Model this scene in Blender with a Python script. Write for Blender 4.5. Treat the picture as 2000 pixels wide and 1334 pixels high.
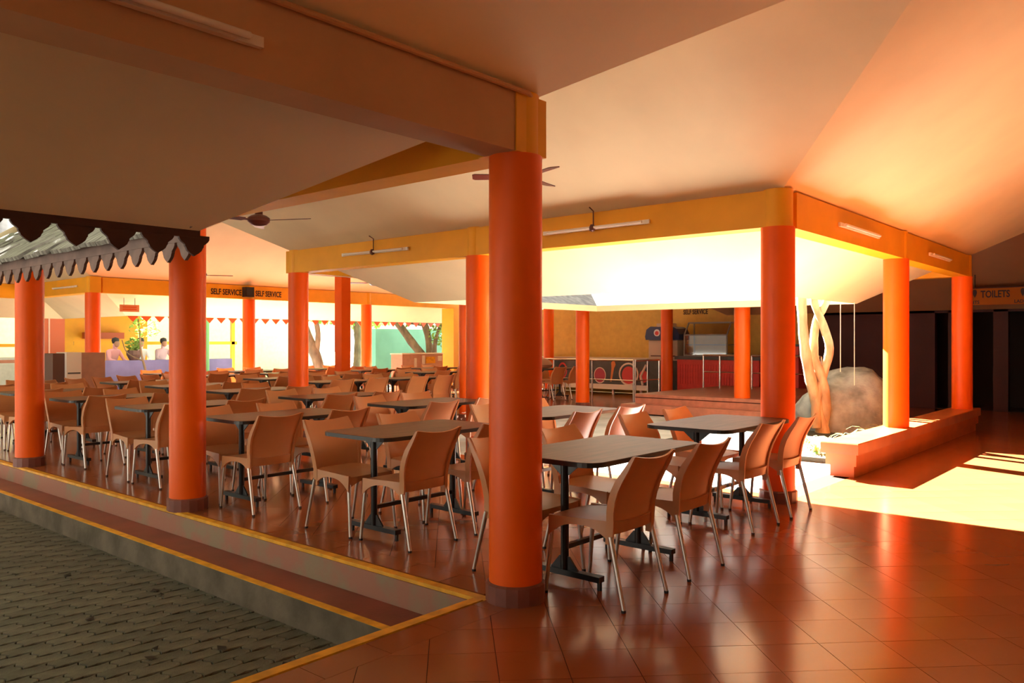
import bpy, bmesh, math, random
from mathutils import Vector, Matrix, noise
random.seed(7)
SC = bpy.context.scene
COL = SC.collection
for o in list(bpy.data.objects): bpy.data.objects.remove(o)

# ------------------------------------------------------------------ camera, sky, sun, exposure
CAMX, CAMY, CAMH = -3.3287, -2.8399, 1.4
YAW = math.radians(40.72)            # angle from view direction to world +X
FPX = 1569.6
cd = bpy.data.cameras.new('camera'); cam = bpy.data.objects.new('camera', cd); COL.objects.link(cam)
cam.location = (CAMX, CAMY, CAMH)
cam.rotation_euler = (math.radians(90), 0, YAW - math.radians(90))
cd.sensor_width = 36; cd.lens = 36 * FPX / 2000; cd.clip_end = 300
SC.camera = cam

world = bpy.data.worlds.new('sky'); SC.world = world; world.use_nodes = True
wn = world.node_tree.nodes; bg = wn['Background']
bg.inputs[0].default_value = (1.0, 0.89, 0.74, 1); bg.inputs[1].default_value = 1.55

sd = bpy.data.lights.new('sun', 'SUN'); sun = bpy.data.objects.new('sun', sd); COL.objects.link(sun)
sd.energy = 190; sd.angle = math.radians(0.6); sd.color = (1.0, 0.955, 0.88)
SUNDIR = Vector((-0.36, -1.0, -0.63)).normalized()
sun.rotation_euler = SUNDIR.to_track_quat('-Z', 'Y').to_euler()
sun.location = (12, 40, 30)

SC.view_settings.view_transform = 'Standard'; SC.view_settings.look = 'None'
SC.view_settings.exposure = 0.03; SC.view_settings.gamma = 1.0
SC.view_settings.use_curve_mapping = False
cy = SC.cycles
cy.max_bounces = 14; cy.diffuse_bounces = 8; cy.glossy_bounces = 5; cy.transmission_bounces = 6
cy.sample_clamp_indirect = 30; cy.caustics_reflective = False; cy.caustics_refractive = False
try: cy.use_denoising = True
except Exception: pass

# ------------------------------------------------------------------ materials
def mat(name, col, rough=0.5, var=0.0, vscale=8.0, bump=0.0, bscale=40.0, metal=0.0, spec=0.5, col2=None, trans=0.0,
        transl=0.0, stretch=(1, 1, 1), coat=0.0, detail=4.0, emit=0.0, vlo=.35, vhi=.65, rvar=0.0):
    m = bpy.data.materials.new(name); m.use_nodes = True
    nt = m.node_tree; N = nt.nodes; L = nt.links; p = N['Principled BSDF']
    c = (*col, 1)
    p.inputs['Base Color'].default_value = c; p.inputs['Roughness'].default_value = rough
    p.inputs['Metallic'].default_value = metal; p.inputs['Specular IOR Level'].default_value = spec
    p.inputs['Transmission Weight'].default_value = trans; p.inputs['Coat Weight'].default_value = coat
    if emit: p.inputs['Emission Color'].default_value = c; p.inputs['Emission Strength'].default_value = emit
    csock = None
    if var or col2 or bump:
        tc = N.new('ShaderNodeTexCoord'); mp = N.new('ShaderNodeMapping'); mp.inputs['Scale'].default_value = stretch
        L.new(tc.outputs['Object'], mp.inputs['Vector'])
    if var or col2:
        nz = N.new('ShaderNodeTexNoise'); nz.inputs['Scale'].default_value = vscale; nz.inputs['Detail'].default_value = detail
        L.new(mp.outputs['Vector'], nz.inputs['Vector'])
        mr = N.new('ShaderNodeMapRange'); mr.inputs['From Min'].default_value = vlo; mr.inputs['From Max'].default_value = vhi
        L.new(nz.outputs['Fac'], mr.inputs['Value'])
        mx = N.new('ShaderNodeMix'); mx.data_type = 'RGBA'
        L.new(mr.outputs['Result'], mx.inputs['Factor'])
        lo = col2 if col2 else tuple(max(0, x * (1 - var)) for x in col)
        hi = col if col2 else tuple(min(1, x * (1 + var)) for x in col)
        mx.inputs[6].default_value = (*lo, 1); mx.inputs[7].default_value = (*hi, 1)
        L.new(mx.outputs[2], p.inputs['Base Color']); csock = mx.outputs[2]
        if rvar:
            m2 = N.new('ShaderNodeMapRange'); m2.inputs['From Min'].default_value = vlo; m2.inputs['From Max'].default_value = vhi
            m2.inputs['To Min'].default_value = rough - rvar; m2.inputs['To Max'].default_value = rough + rvar
            L.new(nz.outputs['Fac'], m2.inputs['Value']); L.new(m2.outputs['Result'], p.inputs['Roughness'])
    if bump:
        nb = N.new('ShaderNodeTexNoise'); nb.inputs['Scale'].default_value = bscale; nb.inputs['Detail'].default_value = 5
        L.new(mp.outputs['Vector'], nb.inputs['Vector'])
        bp = N.new('ShaderNodeBump'); bp.inputs['Strength'].default_value = bump; bp.inputs['Distance'].default_value = 0.02
        L.new(nb.outputs['Fac'], bp.inputs['Height']); L.new(bp.outputs['Normal'], p.inputs['Normal'])
    if transl:
        tb = N.new('ShaderNodeBsdfTranslucent'); ms = N.new('ShaderNodeMixShader'); ms.inputs[0].default_value = transl
        tb.inputs[0].default_value = c
        if csock: L.new(csock, tb.inputs[0])
        out = N['Material Output']
        L.new(p.outputs[0], ms.inputs[1]); L.new(tb.outputs[0], ms.inputs[2]); L.new(ms.outputs[0], out.inputs[0])
    return m

def wood_mat(name, c1, c2, rough, scale=3.0):
    m = mat(name, c1, rough, spec=.15, col2=c2, vscale=scale, stretch=(1, 9, 9), detail=8, bump=0.05, bscale=60)
    return m

M = {}
M['tile'] = mat('floor_tile', (0.29, 0.086, 0.028), 0.17, var=0.06, vscale=0.9, spec=0.45, rvar=0.008)
M['tile2'] = mat('floor_tile_b', (0.275, 0.080, 0.026), 0.18, var=0.06, vscale=0.9, spec=0.45, rvar=0.008)
M['grout'] = mat('grout', (0.05, 0.018, 0.009), 0.8, spec=0.1)
M['tread'] = mat('red_tread', (0.20, 0.042, 0.022), 0.32, var=0.2, vscale=4, bump=0.03)
M['riser'] = mat('riser_paint', (0.34, 0.155, 0.105), 0.75, col2=(0.27, 0.20, 0.13), vscale=3.5, bump=0.15, bscale=30, vlo=.36, vhi=.52)
M['riser2'] = mat('riser_cement', (0.165, 0.130, 0.092), 0.85, col2=(0.085, 0.068, 0.045), vscale=4, bump=0.3, bscale=25)
M['yline'] = mat('yellow_line', (0.72, 0.36, 0.02), 0.5, var=0.2, vscale=9)
M['ptile'] = mat('paver', (0.110, 0.100, 0.072), 0.9, var=0.25, vscale=6, bump=0.45, bscale=90)
M['ptile2'] = mat('paver_b', (0.088, 0.082, 0.058), 0.9, var=0.25, vscale=6, bump=0.45, bscale=90)
M['soil'] = mat('joint_soil', (0.035, 0.033, 0.02), 0.95, bump=0.4)
M['orange'] = mat('orange_paint', (0.86, 0.118, 0.003), 0.38, var=0.04, vscale=3, bump=0.01, bscale=14, spec=0.3)
M['plinth'] = mat('plinth_maroon', (0.19, 0.062, 0.045), 0.45, var=0.15)
M['yellow'] = mat('yellow_paint', (0.82, 0.38, 0.004), 0.5, var=0.05, vscale=3, bump=0.02, bscale=12)
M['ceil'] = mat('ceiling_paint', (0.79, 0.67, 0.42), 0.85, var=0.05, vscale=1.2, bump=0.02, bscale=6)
M['beamc'] = mat('beam_cream', (0.54, 0.32, 0.17), 0.75, var=0.08, vscale=1.5, bump=0.03, bscale=8)
M['slab'] = mat('roof_slab', (0.10, 0.092, 0.08), 0.9, col2=(0.04, 0.036, 0.03), vscale=7, spec=.1)
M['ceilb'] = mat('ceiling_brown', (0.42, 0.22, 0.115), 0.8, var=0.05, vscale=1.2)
M['greym'] = mat('grey_frame', (0.20, 0.19, 0.17), 0.4)
M['shingle'] = mat('shingle', (0.42, 0.40, 0.35), 0.85, col2=(0.12, 0.11, 0.09), vscale=5, stretch=(1, 5, 1), bump=0.8, bscale=18, detail=8)
M['fascia'] = mat('fascia_dark', (0.055, 0.022, 0.016), 0.6, var=0.2)
M['fascia2'] = mat('fascia_brown', (0.16, 0.09, 0.07), 0.6, var=0.2)
M['chair'] = mat('chair_plastic', (0.68, 0.335, 0.150), 0.34, var=0.03, vscale=5, spec=0.5, transl=0.28)
M['alu'] = mat('aluminium', (0.62, 0.58, 0.54), 0.28, metal=0.85, var=0.05)
M['black'] = mat('black_metal', (0.012, 0.012, 0.014), 0.3, spec=0.5)
M['rubber'] = mat('rubber', (0.02, 0.018, 0.018), 0.7)
M['ttop'] = wood_mat('laminate', (0.135, 0.062, 0.038), (0.075, 0.034, 0.021), 0.42)
M['tedge'] = mat('table_edge', (0.02, 0.016, 0.014), 0.35)
M['white'] = mat('white_paint', (0.78, 0.74, 0.68), 0.5)
M['tube'] = mat('lamp_glass', (0.80, 0.74, 0.66), 0.25)
M['fan'] = mat('fan_brown', (0.10, 0.022, 0.016), 0.3)
M['chrome'] = mat('steel', (0.66, 0.62, 0.58), 0.22, metal=0.9)
M['court'] = mat('court_concrete', (0.44, 0.43, 0.42), 0.8, var=0.2, vscale=1.5, bump=0.1)
M['ground'] = mat('outer_ground', (0.30, 0.285, 0.26), 0.9, var=0.15, vscale=0.4)
M['benchc'] = mat('bench_red', (0.50, 0.125, 0.015), 0.4, var=0.12, vscale=3)
M['benchtop'] = mat('bench_top', (0.44, 0.13, 0.035), 0.3, var=0.15, vscale=3)
M['rock'] = mat('granite', (0.34, 0.36, 0.38), 0.9, col2=(0.15, 0.155, 0.165), vscale=3.5, bump=0.7, bscale=9, detail=9)
M['bark'] = mat('pale_bark', (0.60, 0.42, 0.26), 0.8, col2=(0.34, 0.20, 0.11), vscale=6, bump=0.5, bscale=22, stretch=(1, 1, .4))
M['bark2'] = mat('dark_bark', (0.20, 0.13, 0.075), 0.9, col2=(0.09, 0.06, 0.035), vscale=6, bump=0.6, bscale=20, stretch=(1, 1, .4))
M['leaf'] = mat('leaf', (0.20, 0.32, 0.045), 0.5, var=0.4, vscale=2, transl=0.35)
M['leaf2'] = mat('spider_leaf', (0.42, 0.50, 0.12), 0.5, col2=(0.70, 0.70, 0.36), vscale=14, transl=0.3)
M['maroon'] = mat('maroon_wall', (0.060, 0.010, 0.007), 0.5, var=0.12, vscale=2, spec=0.25)
M['shadeblack'] = mat('shade_black', (0.02, 0.012, 0.010), 0.8)  # near-black colour stands in for the shade inside the toilet doorways
M['signo'] = mat('sign_orange', (0.42, 0.12, 0.008), 0.6, spec=.2)
M['ink'] = mat('sign_ink', (0.035, 0.012, 0.010), 0.6)
M['foodwall'] = mat('mustard_wall', (0.56, 0.33, 0.06), 0.6, var=0.06)
M['plat'] = mat('platform_tile', (0.42, 0.155, 0.10), 0.45, var=0.12)
M['redc'] = mat('counter_red', (0.62, 0.045, 0.035), 0.45, var=0.08)
M['panel'] = mat('print_black', (0.055, 0.052, 0.052), 0.4, var=0.15)
M['glass'] = mat('clear_glass', (0.92, 0.96, 0.95), 0.03, trans=1.0)
M['navy'] = mat('navy', (0.025, 0.045, 0.13), 0.4)
M['teal'] = mat('teal', (0.02, 0.22, 0.20), 0.4)
M['beige'] = mat('beige_enamel', (0.52, 0.40, 0.31), 0.45)
M['cyanw'] = mat('cyan_wall', (0.62, 0.78, 0.80), 0.85, var=0.05)
M['turq'] = mat('turquoise_wall', (0.16, 0.42, 0.32), 0.8, var=0.12, vscale=1)
M['pale'] = mat('pale_wall', (0.72, 0.74, 0.70), 0.85, var=0.06)
M['bluew'] = mat('blue_violet_wall', (0.14, 0.13, 0.30), 0.7, var=0.15, vscale=2)
M['tileb'] = mat('brown_tile', (0.36, 0.17, 0.10), 0.35, var=0.08)
M['pinkt'] = mat('pink_tile', (0.56, 0.33, 0.25), 0.4, var=0.06)
M['dkbrown'] = mat('dark_brown', (0.10, 0.035, 0.022), 0.5)
M['rust'] = mat('rust_door', (0.40, 0.075, 0.015), 0.5)
M['skin'] = mat('skin', (0.36, 0.18, 0.11), 0.6)
M['hair'] = mat('hair', (0.012, 0.010, 0.010), 0.6)
M['pink'] = mat('pink_cloth', (0.70, 0.34, 0.38), 0.8)
M['whitec'] = mat('white_cloth', (0.72, 0.76, 0.80), 0.8)
M['lilac'] = mat('lilac_cloth', (0.50, 0.36, 0.42), 0.8)
M['pot'] = mat('dark_pot', (0.10, 0.05, 0.04), 0.6)
M['green'] = mat('green_paint', (0.10, 0.32, 0.12), 0.5)
M['onion'] = mat('onion_red', (0.40, 0.03, 0.07), 0.4)
M['tomato'] = mat('tomato', (0.62, 0.05, 0.05), 0.4)
M['spoon'] = mat('wood_spoon', (0.66, 0.22, 0.06), 0.5)
M['ring'] = mat('onion_ring', (0.72, 0.58, 0.50), 0.5)
M['sack'] = mat('brown_sack', (0.42, 0.22, 0.13), 0.7)
M['flower'] = mat('white_petal', (0.85, 0.82, 0.78), 0.6)
M['dirt'] = mat('dry_leaf', (0.022, 0.015, 0.01), 0.9)

# ------------------------------------------------------------------ mesh helpers
class MB:
    def __init__(s): s.v = []; s.f = []; s.m = []; s.mi = 0
    def _add(s, vs, fs):
        n = len(s.v); s.v += [tuple(p) for p in vs]
        for f in fs: s.f.append(tuple(i + n for i in f)); s.m.append(s.mi)
        return s
    def hexa(s, p):   # 8 points: bottom 4 ccw, top 4 ccw
        return s._add(p, [(3, 2, 1, 0), (4, 5, 6, 7), (0, 1, 5, 4), (1, 2, 6, 5), (2, 3, 7, 6), (3, 0, 4, 7)])
    def box(s, x0, y0, z0, x1, y1, z1):
        return s.hexa([(x0, y0, z0), (x1, y0, z0), (x1, y1, z0), (x0, y1, z0), (x0, y0, z1), (x1, y0, z1), (x1, y1, z1), (x0, y1, z1)])
    def cbox(s, x0, y0, z0, x1, y1, z1, b):   # box with chamfered top edges
        return s.box(x0, y0, z0, x1, y1, z1 - b).hexa([(x0, y0, z1 - b), (x1, y0, z1 - b), (x1, y1, z1 - b), (x0, y1, z1 - b),
                     (x0 + b, y0 + b, z1), (x1 - b, y0 + b, z1), (x1 - b, y1 - b, z1), (x0 + b, y1 - b, z1)])
    def bar(s, a, b, w, h, up=(0, 0, 1)):
        a = Vector(a); b = Vector(b); d = (b - a).normalized(); u = Vector(up)
        sd_ = d.cross(u)
        if sd_.length < 1e-4: sd_ = d.cross(Vector((1, 0, 0)))
        sd_.normalize(); u = sd_.cross(d)
        o = [sd_ * (-w / 2) - u * (h / 2), sd_ * (w / 2) - u * (h / 2), sd_ * (w / 2) + u * (h / 2), sd_ * (-w / 2) + u * (h / 2)]
        return s._add([a + q for q in o] + [b + q for q in o],
                      [(0, 1, 2, 3), (7, 6, 5, 4), (4, 5, 1, 0), (5, 6, 2, 1), (6, 7, 3, 2), (7, 4, 0, 3)])
    def tube(s, pts, r, n=10, cap=True):
        pts = [Vector(p) for p in pts]; rs = r if isinstance(r, (list, tuple)) else [r] * len(pts)
        base = len(s.v); prev = None; vs = []
        for i, p in enumerate(pts):
            d = (pts[min(i + 1, len(pts) - 1)] - pts[max(i - 1, 0)]).normalized()
            ref = prev if prev is not None else (Vector((0, 0, 1)) if abs(d.z) < .9 else Vector((1, 0, 0)))
            a = (ref - d * ref.dot(d)).normalized(); b = d.cross(a); prev = a
            for k in range(n):
                t = 2 * math.pi * k / n; vs.append(p + (a * math.cos(t) + b * math.sin(t)) * rs[i])
        fs = []
        for i in range(len(pts) - 1):
            for k in range(n):
                k2 = (k + 1) % n; fs.append((i * n + k, i * n + k2, (i + 1) * n + k2, (i + 1) * n + k))
        if cap:
            fs.append(tuple(range(n - 1, -1, -1))); fs.append(tuple((len(pts) - 1) * n + k for k in range(n)))
        return s._add(vs, fs)
    def lathe(s, prof, n=24, c=(0, 0, 0)):   # prof [(r,z)]
        vs = []; fs = []
        for r, z in prof:
            for k in range(n):
                t = 2 * math.pi * k / n; vs.append((c[0] + r * math.cos(t), c[1] + r * math.sin(t), c[2] + z))
        for i in range(len(prof) - 1):
            for k in range(n):
                k2 = (k + 1) % n; fs.append((i * n + k, i * n + k2, (i + 1) * n + k2, (i + 1) * n + k))
        if prof[0][0] > 1e-5: fs.append(tuple(range(n - 1, -1, -1)))
        if prof[-1][0] > 1e-5: fs.append(tuple((len(prof) - 1) * n + k for k in range(n)))
        return s._add(vs, fs)
    def prism(s, poly, f0, f1):   # poly list of 2d, f0/f1 map (u,v)->3d for both ends
        n = len(poly)
        a = [f0(*p) for p in poly]; b = [f1(*p) for p in poly]
        return s._add(a + b, [tuple(range(n - 1, -1, -1)), tuple(range(n, 2 * n))] +
                      [(i, (i + 1) % n, n + (i + 1) % n, n + i) for i in range(n)])
    def grid(s, fn, nu, nv, thick=None):
        vs = [fn(i / nu, j / nv) for j in range(nv + 1) for i in range(nu + 1)]
        fs = [(j * (nu + 1) + i, j * (nu + 1) + i + 1, (j + 1) * (nu + 1) + i + 1, (j + 1) * (nu + 1) + i) for j in range(nv) for i in range(nu)]
        if thick is None: return s._add(vs, fs)
        t = Vector(thick); n = len(vs)
        vs2 = [Vector(v) + t for v in vs]
        fs2 = [tuple(reversed([i + n for i in f])) for f in fs]
        per = [i for i in range(nu)] + [j * (nu + 1) + nu for j in range(nv)] + [nv * (nu + 1) + nu - i for i in range(nu)] + [(nv - j) * (nu + 1) for j in range(nv)]
        side = [(per[(k + 1) % len(per)], per[k], per[k] + n, per[(k + 1) % len(per)] + n) for k in range(len(per))]
        return s._add(list(vs) + vs2, fs + fs2 + side)
    def mesh(s, name, mats, smooth=False):
        me = bpy.data.meshes.new(name); me.from_pydata(s.v, [], s.f)
        for m in (mats if isinstance(mats, (list, tuple)) else [mats]): me.materials.append(m)
        bm = bmesh.new(); bm.from_mesh(me)
        for i, f in enumerate(bm.faces):
            f.material_index = s.m[i] if i < len(s.m) else 0
        bmesh.ops.recalc_face_normals(bm, faces=bm.faces)
        bm.to_mesh(me); bm.free()
        if smooth:
            me.polygons.foreach_set('use_smooth', [True] * len(me.polygons))
            me.update()
            try: me.set_sharp_from_angle(angle=math.radians(38))
            except Exception: pass
        return me

def link(name, me, parent=None, loc=None, rot=None):
    o = bpy.data.objects.new(name, me); COL.objects.link(o)
    if parent is not None: o.parent = parent
    if loc is not None: o.location = loc
    if rot is not None: o.rotation_euler = rot
    return o
def obj(name, mb, m, parent=None, smooth=False, loc=None, rot=None):
    mm = M[m] if isinstance(m, str) else [M[k] for k in m]
    return link(name, mb.mesh(name, mm, smooth), parent, loc, rot)
def tag(o, label=None, cat=None, group=None, kind=None):
    if label: o['label'] = label
    if cat: o['category'] = cat
    if group: o['group'] = group
    if kind: o['kind'] = kind
    return o
def thing(name, label, cat, loc=(0, 0, 0), rotz=0, group=None):
    o = bpy.data.objects.new(name, None); COL.objects.link(o); o.empty_display_size = .1
    o.location = loc; o.rotation_euler = (0, 0, rotz)
    return tag(o, label, cat, group)
def struct(name, mb, m, label, parent=None, smooth=False):
    o = obj(name, mb, m, parent, smooth)
    if parent is None: tag(o, label, None, None, 'structure')
    return o
def copy_tree(o, parent=None):
    c = o.copy(); COL.objects.link(c); c.parent = parent
    for ch in list(o.children): copy_tree(ch, c)
    return c
def text_mesh(name, txt, size, m, parent, origin, xdir, zdir, depth=.006, align='LEFT', sx=1.0):
    cu = bpy.data.curves.new('tmp', 'FONT'); cu.body = txt; cu.size = size; cu.extrude = depth / 2; cu.align_x = align
    cu.resolution_u = 3; cu.offset = size * .022
    t = bpy.data.objects.new('tmp', cu); COL.objects.link(t)
    bpy.context.view_layer.update()
    me = bpy.data.meshes.new_from_object(t.evaluated_get(bpy.context.evaluated_depsgraph_get()))
    bpy.data.objects.remove(t); bpy.data.curves.remove(cu)
    X = Vector(xdir).normalized(); Z = Vector(zdir).normalized(); Nn = X.cross(Z)
    for v in me.vertices: v.co = Vector(origin) + X * v.co.x * sx + Z * v.co.y + Nn * v.co.z
    me.materials.clear(); me.materials.append(M[m]); me.name = name
    return link(name, me, parent)

# projection helper only used to rank tiles by size
XR, XF, YR, YF = math.sin(YAW), math.cos(YAW), -math.cos(YAW), math.sin(YAW)
def proj(x, y, z=0):
    dx, dy = x - CAMX, y - CAMY
    f = dx * XF + dy * YF; r = dx * XR + dy * YR
    if f < .05: return None
    return (1000 + FPX * r / f, 667 - FPX * (z - CAMH) / f, f)

# ------------------------------------------------------------------ grid of the building
GX, GY = 3.556, 3.609
X1, X2, X3, X4 = GX, 2 * GX, 3 * GX, 4 * GX
Y1, Y2, Y3, Y4, Y5 = GY, 2 * GY, 3 * GY, 4 * GY, 5 * GY
ZC, ZB, SL, EV = 2.40, 2.68, 0.585, 1.2         # column head, ceiling at beams, pitch, eave overhang
EZ = ZB - SL * EV

# ------------------------------------------------------------------ floors
EDGE_X, EDGE_Y = -0.13, 0.18
fl = MB()
fl.box(-14, -6.3, -.36, 15.3, EDGE_Y, -.012)
fl.box(EDGE_X, EDGE_Y, -.36, X1 + .25, 18.3, -.012)
fl.box(X1 + .25, Y2 - .25, -.36, 15.3, Y4 + .3, -.012)
fl.box(X3 - .3, EDGE_Y, -.36, 15.3, Y2 - .25, -.012)
floor = struct('floor', fl, 'grout', 'dark grout bed under the red tiled hall floor')

def clip(poly, ax, val, keep_less):
    out = []
    for i in range(len(poly)):
        a, b = poly[i], poly[(i + 1) % len(poly)]
        ina = (a[ax] <= val) == keep_less; inb = (b[ax] <= val) == keep_less
        if ina: out.append(a)
        if ina != inb:
            t = (val - a[ax]) / (b[ax] - a[ax]); out.append((a[0] + t * (b[0] - a[0]), a[1] + t * (b[1] - a[1])))
    return out
BW = 0.26     # straight border strip width
regions = [(-6.0, 15.2, -3.2, EDGE_Y - BW), (EDGE_X + BW, X1 + .25, EDGE_Y - BW, 14.3), (X1 + .25, 15.2, Y2 - .25, 14.3), (X3 - .3, 15.2, EDGE_Y - BW, Y2 - .25)]
TS = 0.30; h2 = TS / math.sqrt(2)
tile_polys = []
gap = 0.0018
for (xa, xb, ya, yb) in regions:
    i0, i1 = int((xa - 1) / h2) - 1, int((xb + 1) / h2) + 2
    j0, j1 = int((ya - 1) / h2) - 1, int((yb + 1) / h2) + 2
    for i in range(i0, i1):
        for j in range(j0, j1):
            if (i + j) % 2: continue
            cx, cy_ = i * h2, j * h2
            if cx < xa - h2 or cx > xb + h2 or cy_ < ya - h2 or cy_ > yb + h2: continue
            e = h2 - gap
            p = [(cx + e, cy_), (cx, cy_ + e), (cx - e, cy_), (cx, cy_ - e)]
            for ax, val, kl in ((0, xa, False), (0, xb, True), (1, ya, False), (1, yb, True)):
                p = clip(p, ax, val, kl)
                if len(p) < 3: break
            if len(p) < 3: continue
            pr = [proj(*q) for q in p]
            area = 0
            if all(pr):
                vis = any(-60 < q[0] < 2060 and 640 < q[1] < 1400 for q in pr)
                if vis:
                    area = abs(sum(pr[k][0] * pr[(k + 1) % len(pr)][1] - pr[(k + 1) % len(pr)][0] * pr[k][1] for k in range(len(pr)))) / 2
            if not all(pr) and cx < -6: continue
            tile_polys.append((area, p, (cx, cy_)))
# border strips along the two open edges
for k in range(0, 40):
    y0 = EDGE_Y + 0.002 + k * .36
    tile_polys.append((0, [(EDGE_X + .075, y0), (EDGE_X + BW - .002, y0), (EDGE_X + BW - .002, y0 + .356), (EDGE_X + .075, y0 + .356)], (0, y0)))
for k in range(0, 16):
    x1_ = EDGE_X + BW - k * .36
    tile_polys.append((0, [(x1_ - .356, EDGE_Y - BW + .002), (x1_, EDGE_Y - BW + .002), (x1_, EDGE_Y - .075), (x1_ - .356, EDGE_Y - .075)], (x1_, 0)))
for q in range(len(tile_polys)):
    if tile_polys[q][0] == 0 and len(tile_polys[q][1]) == 4:
        pr = [proj(*a) for a in tile_polys[q][1]]
        if all(pr) and any(-40 < a[0] < 2040 and 640 < a[1] < 1380 for a in pr):
            A = abs(sum(pr[k][0] * pr[(k + 1) % 4][1] - pr[(k + 1) % 4][0] * pr[k][1] for k in range(4))) / 2
            tile_polys[q] = (A, tile_polys[q][1], tile_polys[q][2])
def tile_shape(mb, p, c, z0=-.014, z1=0.0, b=.0008):
    n = len(p); cx = sum(a[0] for a in p) / n; cy2 = sum(a[1] for a in p) / n
    def ins(a):
        dx, dy = cx - a[0], cy2 - a[1]; l = math.hypot(dx, dy) or 1
        return (a[0] + dx / l * b * .15, a[1] + dy / l * b * .15)
    P = [(a[0] - c[0], a[1] - c[1]) for a in p]; Q = [(ins(a)[0] - c[0], ins(a)[1] - c[1]) for a in p]
    vs = [(a[0], a[1], z0) for a in P] + [(a[0], a[1], z1 - b) for a in P] + [(a[0], a[1], z1) for a in Q]
    fs = [tuple(range(2 * n, 3 * n))]
    for k in range(n):
        k2 = (k + 1) % n
        fs += [(k, k2, n + k2, n + k), (n + k, n + k2, 2 * n + k2, 2 * n + k)]
    mb._add(vs, fs)
tile_polys.sort(key=lambda t: -t[0])
shared = {}
tm = [None, None]
for q in (0, 1):
    mb = MB(); e = h2 - gap
    tile_shape(mb, [(e, 0), (0, e), (-e, 0), (0, -e)], (0, 0)); tm[q] = mb.mesh('tile', M['tile' if q == 0 else 'tile2'])
rest = MB()
for n_, (A, p, c) in enumerate(tile_polys):
    if n_ < 300 and A > 0:
        full = len(p) == 4 and abs(abs(p[0][0] - c[0]) - (h2 - gap)) < 1e-6 and abs(p[1][1] - c[1] - (h2 - gap)) < 1e-6 and abs(p[2][0] - c[0] + (h2 - gap)) < 1e-6 and abs(p[3][1] - c[1] + (h2 - gap)) < 1e-6
        if full: link('tile', tm[random.random() < .35], floor, (c[0], c[1], random.uniform(-.0006, .0004)))
        else:
            mb = MB(); tile_shape(mb, p, c); obj('tile', mb, 'tile', floor, loc=(c[0], c[1], 0))
    else:
        rest.mi = 0 if random.random() < .65 else 1
        tile_shape(rest, p, (0, 0))
o = obj('tile_field', rest, ['tile', 'tile2'], floor); o['kind'] = 'stuff'

# yellow painted edges, steps
ln = MB(); ln.box(EDGE_X - .005, EDGE_Y - .075, -.02, EDGE_X + .055, 14.3, .0015)
tag(obj('yellow_line', ln, 'yline'), 'yellow painted line along the upper step edge beneath the columns', 'painted line')
ln = MB(); ln.box(-14, EDGE_Y - .06, -.02, EDGE_X - .006, EDGE_Y + .003, .002)
tag(obj('yellow_line', ln, 'yline'), 'yellow painted line along the front hall edge beside the pavers', 'painted line')
st = MB(); st.box(-.44, EDGE_Y + .003, -.40, EDGE_X - .006, 14.3, -.18)
step = struct('floor_step', st, 'tread', 'dark red lower step below the dining hall')
rs = MB(); rs.box(EDGE_X - .012, EDGE_Y + .003, -.18, EDGE_X - .004, 14.3, -.021)
obj('upper_riser', rs, 'riser', step)
rs = MB(); rs.box(-.452, EDGE_Y + .003, -.40, -.4405, 14.3, -.181)
obj('lower_riser', rs, 'riser2', step)
ln = MB(); ln.box(-.453, EDGE_Y + .003, -.1805, -.395, 14.3, -.1775)
tag(obj('yellow_line', ln, 'yline'), 'yellow painted line along the lower step edge above the pavers', 'painted line')

# zigzag pavers of the sunken courtyard
PZ = -.36
pb = MB(); pb.box(-14, EDGE_Y, PZ - .2, -.452, 7.0, PZ - .022)
pave = struct('floor_pavement', pb, 'soil', 'grey interlocking paver courtyard below the steps')
PL, PW = 0.235, 0.118          # paver length along X, width along Y
def paver_poly():
    a = .010; g = .0032
    xs = [-.5, -.25, 0, .25, .5]
    zig = [0, a, 0, -a, 0]
    top = [(PL * x, PW / 2 - g + z) for x, z in zip(xs, zig)]
    bot = [(PL * x, -PW / 2 + g + z) for x, z in zip(xs, zig)]
    def shrink(p): return (p[0] * (1 - 2 * g / PL), p[1])
    right = [(PL / 2 + .012, -PW * .18), (PL / 2 - .012, PW * .18)]
    left = [(-PL / 2 - .012 + 0, -PW * .18), (-PL / 2 + -.012 + 0.0, PW * .18)]
    left = [(p[0] - PL, p[1]) for p in right]
    return [shrink(p) for p in bot] + [(p[0] - g, p[1]) for p in right] + [shrink(p) for p in reversed(top)] + [(p[0] + g, p[1]) for p in reversed(left)]
pp = paver_poly()
pms = []
for q in range(2):
    mb = MB(); n = len(pp)
    bvl = .006
    vs = [(a[0], a[1], -.03) for a in pp] + [(a[0], a[1], -bvl) for a in pp] + [(a[0] * .965, a[1] * .93, 0) for a in pp]
    fs = [tuple(range(2 * n, 3 * n))]
    for k in range(n):
        k2 = (k + 1) % n; fs += [(k, k2, n + k2, n + k), (n + k, n + k2, 2 * n + k2, 2 * n + k)]
    mb._add(vs, fs); pms.append(mb.mesh('paver', M['ptile' if q == 0 else 'ptile2']))
plist = []
for r in range(0, 58):
    yy = EDGE_Y + .075 + r * PW
    for c in range(-3, 36):
        xx = -.452 - PL * .62 - c * PL + (PL / 2 if r % 2 else 0)
        if xx > -.452 + PL * .46 or xx < -8.5: continue
        pr = proj(xx, yy, PZ)
        a = 0
        if pr and -90 < pr[0] < 900 and pr[1] < 1420: a = 1 / pr[2] ** 3
        plist.append((a, xx, yy))
plist.sort(key=lambda t: -t[0])
prest = MB()
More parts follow.
